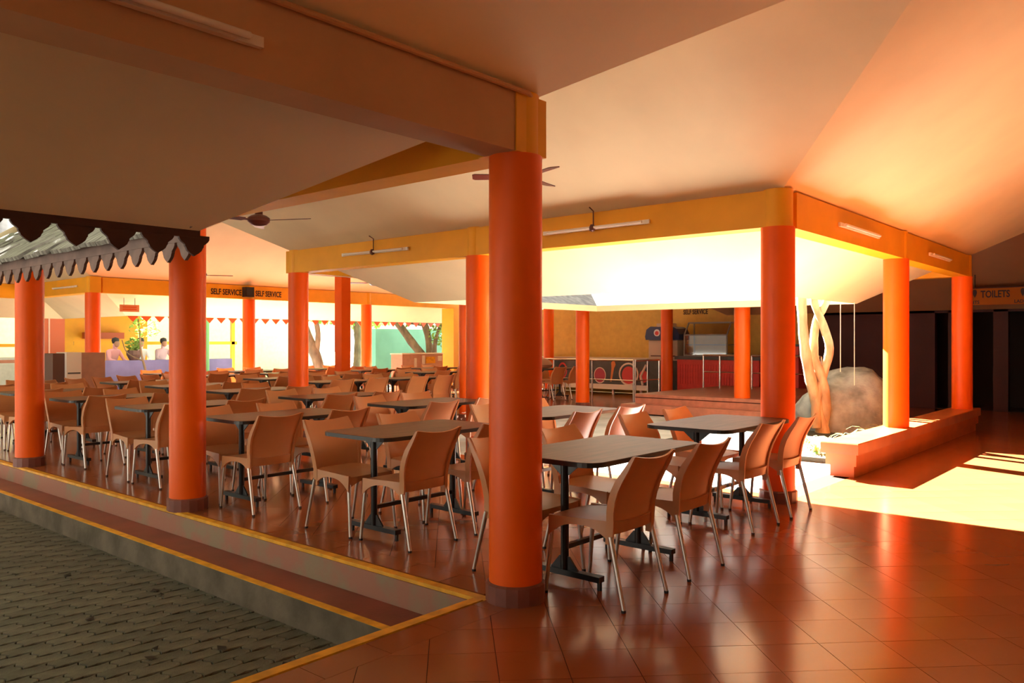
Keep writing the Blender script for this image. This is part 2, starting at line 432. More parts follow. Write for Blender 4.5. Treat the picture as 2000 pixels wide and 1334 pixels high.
for n_, (a, xx, yy) in enumerate(plist):
    dz = random.uniform(-.0025, .002)
    if n_ < 300 and a > 0:
        link('paver', pms[random.random() < .45], pave, (xx, yy, PZ + dz), (random.uniform(-.008, .008), random.uniform(-.006, .006), random.uniform(-.01, .01)))
    else:
        prest.mi = random.random() < .45
        nn = len(pp); vs = [(q[0] + xx, q[1] + yy, PZ - .03) for q in pp] + [(q[0] * .97 + xx, q[1] * .95 + yy, PZ + dz) for q in pp]
        prest._add(vs, [tuple(range(nn, 2 * nn))] + [(k, (k + 1) % nn, nn + (k + 1) % nn, nn + k) for k in range(nn)])
o = obj('paver_field', prest, ['ptile', 'ptile2'], pave); o['kind'] = 'stuff'
# fallen dry leaves on pavers
lf = MB()
for k in range(26):
    xx, yy = random.uniform(-2.6, -.6), random.uniform(.4, 4.5); a = random.uniform(0, 6.3); s_ = random.uniform(.022, .04)
    ca, sa = math.cos(a) * s_, math.sin(a) * s_
    lf._add([(xx + ca, yy + sa, PZ + .012), (xx - sa, yy + ca, PZ + .006), (xx - ca, yy - sa, PZ + .016), (xx + sa, yy - ca, PZ + .005)], [(0, 1, 2, 3)])
tag(obj('fallen_leaves', lf, 'dirt'), 'small dark dry leaves scattered over the grey pavers', 'leaves', None, 'stuff')

# inner court and outer ground
ct = MB(); ct.box(X1 + .25, EDGE_Y, -.3, X3 - .3, Y2 - .25, -.03)
struct('floor_court', ct, 'court', 'pale concrete floor of the open inner court')
gr = MB(); gr.box(-60, 18.3, -.5, 80, 90, -.06).box(X1 + .25, Y4 + .3, -.5, 80, 18.3, -.06).box(15.3, -40, -.5, 80, Y4 + .3, -.06).box(-60, 7.0, -.5, -9, 18.3, -.4).box(-9, 14.3, -.5, EDGE_X, 18.3, -.06)
struct('floor_outdoor', gr, 'ground', 'pale sunlit ground outside the dining hall')

# ------------------------------------------------------------------ ceilings (undersides of the pitched roofs)
def roof(poly, zf, th=.11, label='', m='ceil'):
    mb = MB(); n = len(poly)
    lo = [(x, y, zf(x, y)) for x, y in poly]; hi = [(x, y, zf(x, y) + th) for x, y in poly]
    mb.mi = 0; mb._add(lo, [tuple(range(n - 1, -1, -1))]); mb._add(lo + hi, [(i, (i + 1) % n, n + (i + 1) % n, n + i) for i in range(n)])
    mb.mi = 1; mb._add(hi, [tuple(range(n))])
    o = obj('ceiling', mb, [m, 'slab']); tag(o, label, None, None, 'structure'); return o
AR = -2.5; AZ = ZB + SL * 2.5
fA = lambda x, y: ZB - SL * y
fAS = lambda x, y: AZ + SL * (y - AR)
fBE = lambda x, y: ZB + SL * (X1 - x)
fBW = lambda x, y: ZB + SL * x
fCS = lambda x, y: ZB + SL * (y - Y2)
fCN = lambda x, y: ZB + SL * (Y4 - y)
fDW = lambda x, y: ZB + SL * (x - X3)
fDE = lambda x, y: ZB + SL * (X4 - x)
fB2N = lambda x, y: ZB + SL * (Y5 - y)
h = GX / 2
roof([(-14, AR), (X3 + h - (AR * -1 - h), AR), (X3 + h, -h), (X3, 0), (X3 - EV, EV), (X1 + EV, EV), (X1, 0), (h, -h), (0, 0), (-EV, EV), (-14, EV)], fA, label='cream sloping ceiling over the front hall')
roof([(-14, AR), (X3 + h - (-AR - h), AR), (15.3, AR - (15.3 - (X3 + h - (-AR - h)))), (-14, AR - (15.3 - (X3 + h - (-AR - h))))], fAS, label='ceiling slope behind the front hall ridge')
roof([(X1, 0), (h, -h), (h, Y2 + h), (X1, Y2), (X1 + EV, Y2 - EV), (X1 + EV, EV)], fBE, label='cream ceiling slope of the dining wing towards the inner court')
roof([(0, 0), (h, -h), (h, Y2 + h), (0, Y2), (-EV, Y2 - EV), (-EV, EV)], fBW, th=.03, label='ceiling slope of the dining wing towards the pavers')
roof([(-4.2, Y3), (22, Y3), (22, Y2 - EV), (X4 + EV, Y2 - EV), (X4, Y2), (X3 + h, Y2 + h), (X3, Y2), (X3 - EV, Y2 - EV), (X1 + EV, Y2 - EV), (X1, Y2), (h, Y2 + h), (0, Y2), (-EV, Y2 - EV), (-4.2, Y2 - EV)], fCS, label='near ceiling slope of the back hall')
roof([(-4.2, Y3), (22, Y3), (22, Y4 + EV), (X1 + EV, Y4 + EV), (X1, Y4), (h, Y4 - h), (0, Y4), (-EV, Y4 + EV), (-4.2, Y4 + EV)], fCN, label='far ceiling slope of the back hall above the yellow service beam')
roof([(X3, 0), (X3 + h, -h), (X3 + h, Y2 + h), (X3, Y2), (X3 - EV, Y2 - EV), (X3 - EV, EV)], fDW, label='ceiling slope over the food counter terrace')
hx = X3 + h - (-AR - h)
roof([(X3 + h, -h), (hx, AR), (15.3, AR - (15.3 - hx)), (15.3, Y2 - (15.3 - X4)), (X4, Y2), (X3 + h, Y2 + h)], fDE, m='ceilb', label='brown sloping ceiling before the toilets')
roof([(X1, Y4), (h, Y4 - h), (h, Y5 - h), (X1, Y5), (X1 + EV, Y5 + EV), (X1 + EV, Y4 + EV)], fBE, label='right ceiling slope of the far left bay')
roof([(0, Y4), (h, Y4 - h), (h, Y5 - h), (0, Y5), (-EV, Y5 + EV), (-EV, Y4 + EV)], fBW, label='left ceiling slope of the far left bay')
roof([(h, Y5 - h), (X1, Y5), (X1 + EV, Y5 + EV), (-EV, Y5 + EV), (0, Y5)], fB2N, label='end ceiling slope of the far left bay')

# walls
wl = MB(); wl.box(-14, -6.3, -.01, 15.3, -6.1, 4.2); struct('wall_back', wl, 'beamc', 'blank wall behind the front hall')

# ------------------------------------------------------------------ beams
BWD = .11
def beam(label, p0, p1, m='yellow', z0=ZC, z1=ZB + .04, hw=BWD):
    t = thing('beam', label, 'beam', (p0[0], p0[1], z0))
    mb = MB(); d = Vector((p1[0] - p0[0], p1[1] - p0[1], 0)); L_ = d.length; dn = d / L_
    mb.bar((0, 0, (z1 - z0) / 2), dn * L_ + Vector((0, 0, (z1 - z0) / 2)), 2 * hw, z1 - z0)
    obj('beam_body', mb, m, t)
    return t
bA = beam('cream beam running overhead from the front column to the left', (-14, 0), (-.13, 0), 'beamc')
bB = beam('yellow beam over the columns along the step edge', (0, .16), (0, Y2))
bB2 = beam('long yellow beam with tube lights between dining wing and inner court', (X1, .0), (X1, Y2 + .15))
bR = beam('yellow beam above the low bench beside the inner court', (X1 + .15, 0), (X3 + .12, 0))
bC1 = beam('yellow beam on the far side of the inner court', (X1 + .12, Y2), (X3, Y2))
bD = beam('yellow beam over the food terrace columns', (X3, .12), (X3, Y2 + .1))
bS = beam('yellow beam lettered self service across the back hall', (X1 + .15, Y4), (X4 + .1, Y4))
bL = beam('bright yellow beam turning away at the far left column', (X1, Y4 - .14), (X1, Y5))
bL2 = beam('orange yellow beam closing the far left bay', (-3, Y5), (X1 + .1, Y5))
bBL = beam('yellow beam along the step edge beyond the leftmost column', (0, Y2), (0, Y4))
# lettering on the service beam (faces the camera, -Y side)
yb = Y4 - BWD - .004
text_mesh('lettering', 'SELF SERVICE', .185, 'ink', bS, (6.08 - X1 - .15, yb - Y4, .085), (1, 0, 0), (0, 0, 1), sx=.72)
text_mesh('lettering', 'SELF SERVICE', .185, 'ink', bS, (7.22 - X1 - .15, yb - Y4, .085), (1, 0, 0), (0, 0, 1), sx=.66)
sp = thing('speaker_box', 'small black speaker box fixed between the two self service letterings', 'speaker', (6.98, Y4 - .115, 2.45))
mb = MB(); mb.box(-.11, -.16, 0, .11, 0, .23); obj('cabinet', mb, 'black', sp)
mb = MB(); mb.box(-.09, -.168, .02, .09, -.16, .21); obj('grille', mb, 'rubber', sp)

# ------------------------------------------------------------------ columns
def col_mesh(r, z0, z1, m, n=40):
    mb = MB(); mb.lathe([(r, z0), (r, z1)], n); return mb.mesh('col', M[m], True)
shaftm = col_mesh(.145, .09, ZC, 'orange'); capm = col_mesh(.128, ZC, ZB + .05, 'yellow')
mb = MB(); mb.lathe([(.163, 0), (.163, .095), (.150, .105), (.146, .105)], 16); plm = mb.mesh('plinth', M['plinth'])
def column(x, y, label, z=0, plinth=True, cap=True):
    t = thing('column', label, 'column', (x, y, z), 0, 'orange round columns')
    link('shaft', shaftm, t)
    if plinth: link('plinth', plm, t)
    if cap: link('column_head', capm, t)
    if z:
        for c in t.children:
            if c.name.startswith('shaft') or c.name.startswith('column_head'): c.location.z = -z
    return t
column(0, 0, 'large orange column in the foreground, nearest of all')
column(0, Y1, 'orange column on the step edge partly under the dark scalloped eave')
column(0, Y2, 'leftmost orange column on the step edge')
column(X1, 0, 'orange column behind the tables at the sunlit floor corner')
column(X1, Y1, 'orange column just left of the foreground column')
column(X1, Y2, 'orange column at the end of the long yellow beam with tube lights')
column(X1, Y4, 'slim far orange column at the far left beam corner')
column(X2, Y4, 'far orange column under the self service lettering')
column(X3, Y4, 'farthest orange column left of the leaning tree')
column(X2, Y2, 'orange column half hidden behind the column beside the foreground column')
column(X3, Y2, 'orange column in front of the black printed counter')
column(X4, Y2, 'reddish orange column between the drinks machine and glass case')
column(X4, Y3 + .1, 'orange column at left end of the mustard wall')
shaftb = col_mesh(.145, 0, ZC - .36, 'orange')
def bench_col(x, label, y=0, z=.36):
    t = thing('column', label, 'column', (x, y, .36), 0, 'orange round columns')
    link('shaft', shaftb, t); link('column_head', capm, t, (0, 0, -.36)); return t
bench_col(X2 + .03, 'sunlit orange column standing on the low red bench')
bench_col(X3, 'orange column at the far end of the low red bench')
bench_col(X3, 'pale lit orange column standing on the stepped platform', Y1)
# square post in the back hall
t = thing('square_post', 'square orange post in the middle of the back hall', 'post', (X2, Y3, 0))
mb = MB(); mb.cbox(-.115, -.115, .1, .115, .115, 4.70, .006); obj('shaft', mb, 'orange', t)
mb = MB(); mb.cbox(-.13, -.13, 0, .13, .13, .1, .008); obj('plinth', mb, 'plinth', t)
# yellow pier
t = thing('pier', 'wide yellow masonry pier at the right end of the back hall', 'pier', (X4 - .35, Y4 - .1, 0))
mb = MB(); mb.cbox(-.20, -.25, 0, .28, .25, 2.39, .006); obj('pier_body', mb, 'yellow', t)
mb = MB(); mb.box(-.21, -.262, 0, .29, .262, .1); obj('skirting', mb, 'plinth', t)

# ------------------------------------------------------------------ eaves: fascia boards with scalloped pendants, shingles
PITCH = .195
half = [(.084, 0), (.083, -.020), (.074, -.033), (.056, -.047), (.051, -.052), (.052, -.058), (.045, -.068), (.040, -.080), (.024, -.094), (.008, -.104), (0, -.110)]
pend = [(-a, b) for a, b in half] + [(a, b) for a, b in reversed(half[:-1])]
def pendant_mesh(m, axis, name='pendant'):
    mb = MB()
    if axis == 'x': mb.prism(pend, lambda u, v: (u, -.009, v), lambda u, v: (u, .009, v))
    else: mb.prism(pend, lambda u, v: (-.009, u, v), lambda u, v: (.009, u, v))
    return mb.mesh(name, M[m])
pmx, pmy = pendant_mesh('fascia', 'x'), pendant_mesh('fascia2', 'y')
t = thing('fascia_board', 'dark brown scalloped eave trim above the pavers, nearest to the camera', 'eave trim', (-EV, EV, EZ))
mb = MB(); mb.box(-12.5, -.012, -.03, 0.02, .012, .12); obj('board', mb, 'fascia', t)
for k in range(12): link('pendant', pmx, t, (-.01 - k * PITCH, 0, -.018))
t = thing('fascia_board', 'greyish brown pointed eave trim below the weathered shingle roof', 'eave trim', (-EV, EV, EZ))
mb = MB(); mb.box(-.012, 0, -.04, .012, 4.8, .03); obj('board', mb, 'fascia2', t)
for k in range(24): link('pendant', pmy, t, (0, .1 + k * PITCH, -.033))
# shingles on the eave above the step (rows overlap, each its own piece)
sh = []
for q in range(4):
    mb = MB(); w_ = .20 + .03 * q; nx = 5
    def fn(u, v, q=q, w_=w_):
        n_ = noise.noise(Vector((u * 5 + q * 7, v * 4, q)))
        return (-.02 + v * .30, (u - .5) * w_, .012 + .010 * n_ + (-.006 if v < .01 else 0))
    mb.grid(fn, nx, 4, (0, 0, -.028)); sh.append(mb.mesh('shingle', M['shingle']))
bw_roof = [o for o in COL.objects if o.get('label', '').startswith('ceiling slope of the dining wing towards the pavers')][0]
ang = math.atan(SL)
for r in range(11):
    d = -EV - .05 + r * .17
    yv = .95 + (r % 2) * .1
    while yv < 5.9:
        q = random.randrange(4); w_ = .20 + .03 * q
        if yv > -d - .12:
            link('shingle', sh[q], bw_roof, (d + random.uniform(-.02, .02), yv + w_ / 2, fBW(d, 0) + .062 + random.uniform(0, .012)), (random.uniform(-.03, .03), -ang - .05 + random.uniform(-.03, .03), random.uniform(-.03, .03)))
        yv += w_ + .012
# scalloped edge outside the back hall
t = thing('fascia_board', 'row of small dark red triangular eave pendants beyond the back hall', 'eave trim', (X1 + EV, Y4 + EV, EZ))
mb = MB(); mb.box(0, -.01, .0, 14, .01, .11); obj('board', mb, 'fascia', t)
mb = MB(); mb.prism([(-.11, 0), (.11, 0), (.11, -.015), (0, -.13), (-.11, -.015)], lambda u, v: (u, -.008, v), lambda u, v: (u, .008, v)); tri = mb.mesh('pendant', M['rust'])
for k in range(34): link('pendant', tri, t, (.15 + k * .31, 0, 0))

# ------------------------------------------------------------------ chairs
def chair_parts():
    P = []
    # seat shell with arched skirts
    mb = MB()
    def seat(u, v):
        x = (u - .5); hw = .212 - .010 * v
        y = .215 - .415 * v
        edge = abs(2 * x) ** 4
        z = .447 - .016 * math.sin(math.pi * v) * (1 - edge) - .014 * (1 - v) ** 6 - .006 * edge + .012 * v
        return (2 * x * hw, y - .018 * edge * (1 if v < .2 else 0), z)
    mb.grid(seat, 10, 8, (0, 0, -.016))
    for s in (-1, 1):
        def side(u, v, s=s):
            y = .205 - .405 * u
            arch = .034 + .080 * (abs(2 * u - 1) ** 2.6)
            zt = .440 + .010 * u
            return (s * (.212 - .010 * u + .004 * v), y, zt - arch * v)
        mb.grid(side, 12, 2, (-s * .016, 0, 0))
    def front(u, v):
        x = (u - .5) * .42
        return (x, .212 - .016 * abs(2 * u - 1) ** 4, .432 - (.028 + .062 * abs(2 * u - 1) ** 3) * v)
    mb.grid(front, 10, 2, (0, -.014, 0))
    P.append(('seat', mb.mesh('seat', M['chair'], True)))
    # backrest
    mb = MB()
    def by(t): return -.198 - .150 * t ** 2.3
    def back(u, v):
        x = 2 * u - 1; t = .09 + .91 * v
        hw = .187 + .020 * math.sin(math.pi * t * .85)
        z = .415 + .372 * t + .020 * x * x * max(0, (v - .5) * 2) ** 2
        return (x * hw, by(t) - .030 * (1 - x * x), z)
    mb.grid(back, 10, 10, (0, .012, .003))
    def low(u, v):
        x = 2 * u - 1; t = .13 * v
        return (x * .192, by(t) - .042 * (1 - x ** 4) * (.4 + .6 * v) - .004, .385 + .375 * t + .02 * v)
    mb.grid(low, 10, 3, (0, .014, 0))
    for s in (-1, 1):
        pts = []; 
        for k in range(9):
            t = -.22 + 1.22 * k / 8; tt = max(t, 0)
            hw = .192 + .020 * math.sin(math.pi * tt * .85)
            pts.append((s * (hw + (.006 if t < 0 else 0)), by(tt) - (.02 * min(t, 0)) + .004, .415 + .372 * t + (.020 if k == 8 else 0)))
        prof = [(-.010, -.020), (.009, -.024), (.009, .020), (-.010, .016)]
        base = len(mb.v); vs = []; fs = []
        for k, p in enumerate(pts):
            sc = 1 if k < 7 else (.8 if k == 7 else .4)
            for a, b in prof: vs.append((p[0] + s * a, p[1] + b * sc, p[2]))
        for k in range(8):
            for q in range(4):
                q2 = (q + 1) % 4; fs.append((k * 4 + q, k * 4 + q2, (k + 1) * 4 + q2, (k + 1) * 4 + q))
        fs += [(0, 1, 2, 3), (32, 33, 34, 35)]
        mb._add(vs, fs)
    P.append(('backrest', mb.mesh('backrest', M['chair'], True)))
    for s in (-1, 1):
        for a, b in (((s * .198, .190, .375), (s * .212, .225, .012)), ((s * .205, -.200, .375), (s * .218, -.290, .012))):
            mb = MB(); mb.tube([a, b], [.0145, .0115], 10)
            g = MB(); g.tube([(b[0], b[1], .014), (b[0], b[1], 0)], .013, 8)
            P.append(('leg', mb.mesh('leg', M['alu'], True), g.mesh('glide', M['rubber'], True)))
    return P
CP = chair_parts()
def chair(x, y, rz, label, group):
    t = thing('dining_chair', label, 'chair', (x, y, 0), rz, group)
    for p_ in CP:
        q_ = link(p_[0], p_[1], t)
        if len(p_) > 2: link('glide', p_[2], q_)
    return t

# ------------------------------------------------------------------ tables
TL, TW, TH = 1.24, .72, .745
def rrect(L_, W_, r, n=6):
    out = []
    for cx, cy2, a0 in ((L_ / 2 - r, W_ / 2 - r, 0), (-L_ / 2 + r, W_ / 2 - r, 90), (-L_ / 2 + r, -W_ / 2 + r, 180), (L_ / 2 - r, -W_ / 2 + r, 270)):
        for k in range(n + 1):
            a = math.radians(a0 + 90 * k / n); out.append((cx + r * math.cos(a), cy2 + r * math.sin(a)))
    return out
def table_parts():
    P = []
    mb = MB(); rr = rrect(TL, TW, .11); ri = rrect(TL - .008, TW - .008, .106)
    mb.mi = 1; mb.prism(rr, lambda u, v: (u, v, TH - .028), lambda u, v: (u, v, TH - .002))
    mb.mi = 0; mb.prism(ri, lambda u, v: (u, v, TH - .003), lambda u, v: (u, v, TH))
    P.append(('table_top', mb.mesh('table_top', [M['ttop'], M['tedge']])))
    for s in (-1, 1):
        x = s * .40
        mb = MB(); mb.tube([(x, 0, .075), (x, 0, TH - .03)], .024, 14)
        for (dx, dy) in ((0, 1), (0, -1)):
            mb.prism([(0, 0), (.13, 0), (.02, -.09), (0, -.09)], lambda u, v, dy=dy: (x - .004, dy * (u + .012), TH - .030 + v), lambda u, v, dy=dy: (x + .004, dy * (u + .012), TH - .030 + v))
        P.append(('post', mb.mesh('post', M['black'], True)))
        mb = MB(); mb.bar((x, -.26, .062), (x, .26, .062), .052, .032)
        for e in (-.245, .245): mb.tube([(x, e, .05), (x, e, 0)], .014, 8)
        for dy in (1, -1):
            mb.prism([(0, 0), (.085, 0), (.02, .075), (0, .075)], lambda u, v, dy=dy: (x - .006, dy * (u + .015), .077 + v), lambda u, v, dy=dy: (x + .006, dy * (u + .015), .077 + v))
        P.append(('foot', mb.mesh('foot', M['black'])))
    mb = MB(); mb.bar((-.385, 0, .205), (.385, 0, .205), .028, .028)
    P.append(('stretcher', mb.mesh('stretcher', M['black'])))
    return P
TP = table_parts()
ORD = ['nearest', 'second', 'third', 'fourth', 'fifth', 'sixth', 'seventh', 'eighth']
def table(x, y, rz, label, group):
    t = thing('dining_table', label, 'table', (x, y, 0), rz, group)
    for nm, me in TP: link(nm, me, t)
    return t
rj = random.Random(3)
def table_set(x, y, desc, short, group, near=(-.36, .34), far=(-.36, .34), offn=.27, offf=.27, jit=1.0, skip=()):
    rz = rj.uniform(-.02, .02) * jit
    table(x, y, rz, 'dark-topped dining table on black T-feet, ' + desc, 'dining tables')
    for side, sgn, offs, off in (('near', -1, near, offn), ('far', 1, far, offf)):
        for nm, dx in zip(('left', 'right'), offs):
            if (side, nm) in skip: continue
            r = (0 if sgn < 0 else math.pi) + rj.uniform(-.08, .08) * jit
            chair(x + dx + rj.uniform(-.02, .02) * jit, y + sgn * (off + rj.uniform(-.02, .03) * jit), r,
                  (short % (side + ' ' + nm)) if '%' in short else 'tan plastic chair at the %s %s seat of %s' % (side, nm, short), group)
rowA = [(.82, -.02), (.82, 1.70), (.82, 3.48), (.82, 5.22), (.84, 7.0), (.82, 8.78), (.82, 10.5), (.82, 12.2)]
for k, (x, y) in enumerate(rowA):
    kw = {}
    if k == 0: kw = dict(near=(-.415, .30), offn=.26, jit=.3)
    if k == 1: kw = dict(near=(-.335, .29), offn=.26, jit=.3)
    if k == 2: kw = dict(near=(-.41, .30), offn=.26, jit=.4)
    if k == 7: continue
    table_set(x, y, '%s in the row along the step edge' % ORD[k], 'the %s table along the step edge' % ORD[k], 'chairs along the step edge', **kw)
rowB = [(2.77, .16), (2.73, 1.82), (2.72, 3.56), (2.72, 5.22), (2.72, 7.0), (2.75, 8.75), (2.78, 10.4)]
for k, (x, y) in enumerate(rowB):
    kw = {}
    if k == 0: kw = dict(near=(-.325, .35), offn=.24, jit=.3)
    if k == 6: kw = dict(skip=(('far', 'left'), ('far', 'right')))
    table_set(x, y, '%s in the row beside the inner court' % ORD[k], 'the %s table beside the inner court' % ORD[k], 'chairs beside the inner court', **kw)
cols_c = [(4.9, 'left'), (6.45, 'centre left'), (8.75, 'centre right'), (10.6, 'right')]
rows_c = [(8.1, 'front'), (9.8, 'second'), (11.75, 'third'), (13.3, 'last')]
for yy, rn in rows_c:
    for xx, cn in cols_c:
        if xx > 8 and yy < 9: continue
        if xx > 10 and (yy < 11 or yy > 13): continue
        table_set(xx + rj.uniform(-.1, .1), yy, '%s row, %s, of the back hall' % (rn, cn), 'tan plastic chair, %%s seat, back hall %s row, %s table' % (rn, cn), 'chairs of the back hall', jit=1.5)
# single table beside the food court seen between two columns
table_set(12.2, 9.3, 'seen small beside the printed counter', 'the small table beside the printed counter', 'chairs near the printed counter', jit=1.0)
mb = MB(); mb.lathe([(.02, 0), (.20, .02), (.24, .09), (.20, .17), (.10, .23), (.03, .25)], 14)
o = obj('sack', mb, 'sack', None, True, (12.0, 9.35, TH)); o.scale = (1.2, .8, 1); tag(o, 'round brown sack lying on the table beside the printed counter', 'sack')
# chairs queued in a close row on the left
for k in range(6):
    chair(1.75 + k * .50, 11.0 + k * .20, math.radians(21 - 90), 'tan plastic chair, number %s in the close row before the blue wall' % ['one', 'two', 'three', 'four', 'five', 'six'][k], 'close chair row')

# ------------------------------------------------------------------ ceiling fans
def fan(x, y, z, ztop, a0, label, bs=1.0):
    t = thing('ceiling_fan', label, 'fan', (x, y, z), a0)
    mb = MB(); mb.lathe([(.03, -.075), (.085, -.06), (.125, -.02), (.125, .02), (.09, .045), (.045, .06), (.045, .10), (.02, .11)], 20); obj('motor', mb, 'fan', t, True)
    mb = MB(); mb.tube([(0, 0, .10), (0, 0, ztop - z)], .013, 8); obj('rod', mb, 'fan', t, True)
    mb = MB(); mb.lathe([(.02, ztop - z - .14), (.07, ztop - z - .03), (.07, ztop - z + .02)], 14); obj('canopy', mb, 'fan', t, True)
    bm_ = MB()
    bm_.prism([(.09, -.018), (.17, -.022), (.19, -.055), (.60, -.065), (.63, -.045), (.63, .045), (.60, .062), (.19, .05), (.17, .022), (.09, .018)],
              lambda u, v: (u, v, -.012 + v * .18), lambda u, v: (u, v, -.005 + v * .18))
    me = bm_.mesh('blade', M['fan'])
    for k in range(3): link('blade', me, t, (0, 0, 0), (0, 0, k * 2 * math.pi / 3)).scale = (bs, 1, 1)
fan(h, 5.40, 2.80, ZB + SL * h, math.radians(-62), 'brown ceiling fan with one blade reaching right, left of the long yellow beam')
fan(2.35, 1.88, 2.92, fBE(2.35, 0), YAW - math.radians(90) + math.radians(180), 'brown ceiling fan mostly hidden behind the foreground column', .78)
fan(5.05, 12.85, 2.78, fCN(0, 12.85), math.radians(-30), 'brown ceiling fan on a long rod above the self service lettering')
fan(8.6, 11.6, 2.75, fCN(0, 11.6), math.radians(15), 'far small ceiling fan right of the square post')

# ------------------------------------------------------------------ tube lights
def tube_light(p0, p1, nrm, label, hook=True):
    p0 = Vector(p0); p1 = Vector(p1); n_ = Vector(nrm); mid = (p0 + p1) / 2; d = (p1 - p0).normalized()
    t = thing('tube_light', label, 'lamp', mid)
    a, b = p0 - mid, p1 - mid
    mb = MB(); mb.bar(a + n_ * .018, b + n_ * .018, .034, .036); obj('batten', mb, 'white', t)
    mb = MB(); mb.tube([a + n_ * .055 + d * .03, b + n_ * .055 - d * .03], .014, 10); obj('glass_tube', mb, 'tube', t, True)
    for q in (a + d * .012, b - d * .012):
        mb = MB(); mb.bar(q + n_ * .02 - Vector((0, 0, .02)), q + n_ * .02 + Vector((0, 0, .02)), .024, .11, d); obj('lamp_holder', mb, 'white', t)
    if hook:
        mb = MB(); mb.tube([(n_ * .03) + Vector((0, 0, .02)), (n_ * .03) + Vector((0, 0, .17)), n_ * .10 + Vector((0, 0, .20))], .007, 6); obj('cable', mb, 'fan', t)
        mb = MB(); mb.lathe([(.0, -.045), (.03, -.03), (.034, 0), (.02, .03), (0, .035)], 10, tuple(n_ * .05)); obj('junction_knob', mb, 'fan', t, True)
xf = X1 - BWD - .004
tube_light((xf, 4.72, 2.56), (xf, 5.96, 2.57), (-1, 0, 0), 'tube light on the long yellow beam left of the foreground column')
tube_light((xf, 1.26, 2.56), (xf, 2.48, 2.555), (-1, 0, 0), 'tube light on the long yellow beam right of the foreground column')
yf = -BWD - .004
tube_light((4.78, yf, 2.55), (5.95, yf, 2.55), (0, -1, 0), 'tube light on the bench-side beam nearer the corner column', False)
tube_light((8.2, yf, 2.54), (9.2, yf, 2.54), (0, -1, 0), 'tube light on the bench-side beam towards the toilets', False)
tube_light((-2.9, yf, 2.54), (-1.68, yf, 2.53), (0, -1, 0), 'tube light on the dark cream beam overhead at left', False)
tube_light((xf, Y4 + .5, 2.55), (xf, Y4 + 1.7, 2.55), (-1, 0, 0), 'tube light on the bright beam at the far left corner', False)
# conduit on the cream beam and yellow end of that beam
mb = MB(); mb.tube([(-9, -BWD - .02, 2.715), (-.05, -BWD - .02, 2.715), (.06, -BWD + .02, 2.70)], .014, 8)
tag(obj('conduit', mb, 'beamc', None, True), 'cream conduit pipe running along the top of the overhead beam', 'pipe')
t = thing('beam_end', 'yellow painted beam end block above the foreground column', 'beam', (0, 0, ZC))
mb = MB(); mb.box(-.13, -.118, .0, .12, .16, ZB + .03 - ZC); obj('block', mb, 'yellow', t)

# ------------------------------------------------------------------ low bench beside the court
t = thing('low_bench', 'low red masonry bench with sunlit top carrying two columns', 'bench', (5.1, 0, 0))
BL_ = X3 + .35 - 5.1
mb = MB(); mb.cbox(.02, -.19, .245, BL_, .19, .36, .008); obj('seat_slab', mb, 'benchtop', t)
mb = MB(); mb.box(.07, -.155, .12, BL_, .155, .245); obj('upper_course', mb, 'benchc', t)
mb = MB(); mb.box(.11, -.12, 0.0, BL_, .12, .12); obj('lower_course', mb, 'benchc', t)

# ------------------------------------------------------------------ court garden: rock, tree, plants, cords
def blob(name, loc, rad, m, seed, sub=4, amp=.18, freq=1.4):
    bm = bmesh.new(); bmesh.ops.create_icosphere(bm, subdivisions=sub, radius=1)
    for v in bm.verts:
        p = v.co.copy(); n_ = noise.fractal(p * freq + Vector((seed, 0, 0)), 1.0, 2.0, 4)
        q = p * (1 + amp * n_); v.co = Vector((q.x * rad[0], q.y * rad[1], max(q.z, -.25) * rad[2]))
    me = bpy.data.meshes.new(name); bm.to_mesh(me); bm.free(); me.materials.append(M[m])
    me.polygons.foreach_set('use_smooth', [True] * len(me.polygons))
    return link(name, me, None, loc)
tag(blob('boulder', (9.85, 1.42, .08), (.95, .78, .90), 'rock', 3), 'large grey granite boulder behind the low bench', 'boulder')
bed = MB(); bed.box(6.2, .42, -.03, X3 - .5, 2.9, .03); struct('floor_garden_bed', bed, 'soil', 'planting bed around the boulder')
tr = thing('court_tree', 'pale twisted multi-stemmed tree beside the grey boulder', 'tree', (8.85, 1.5, 0))
def limb(pts, r0, r1, wob=.02, n=10):
    pts = [Vector(p) for p in pts]; out = []
    for i in range(len(pts) - 1):
        for k in range(4):
            t_ = k / 4; p0 = pts[max(i - 1, 0)]; p1 = pts[i]; p2 = pts[i + 1]; p3 = pts[min(i + 2, len(pts) - 1)]
            out.append(.5 * ((2 * p1) + (p2 - p0) * t_ + (2 * p0 - 5 * p1 + 4 * p2 - p3) * t_ ** 2 + (-p0 + 3 * p1 - 3 * p2 + p3) * t_ ** 3))
    out.append(pts[-1])
    rs_ = [r0 + (r1 - r0) * i / (len(out) - 1) + random.uniform(-.06, .06) * r0 for i in range(len(out))]
    return out, rs_
# local screen-right direction in plan is (XR,YR): stems sway in that plane
def sr(r, f, z): return (r * XR + f * XF, r * YR + f * YF, z)
stems = [([sr(.02, 0, 0), sr(-.06, .05, .45), sr(-.20, .0, .95), sr(-.30, -.05, 1.5), sr(-.33, 0, 2.3), sr(-.4, .1, 3.2)], .10, .055),
         ([sr(.0, .08, 0), sr(.06, .02, .4), sr(.02, .04, .8), sr(-.10, .06, 1.2), sr(-.05, .1, 1.7), sr(.10, .0, 2.1), sr(.3, .0, 3.0)], .085, .05),
         ([sr(-.1, -.04, .1), sr(-.08, .02, .5), sr(.06, .08, .95), sr(.13, .05, 1.3), sr(.02, .02, 1.65), sr(-.12, .05, 2.1), sr(-.1, .1, 3.0)], .075, .05)]
for pts, r0, r1 in stems:
    mb = MB(); a, b = limb(pts, r0, r1); mb.tube(a, b, 12); obj('stem', mb, 'bark', tr, True)
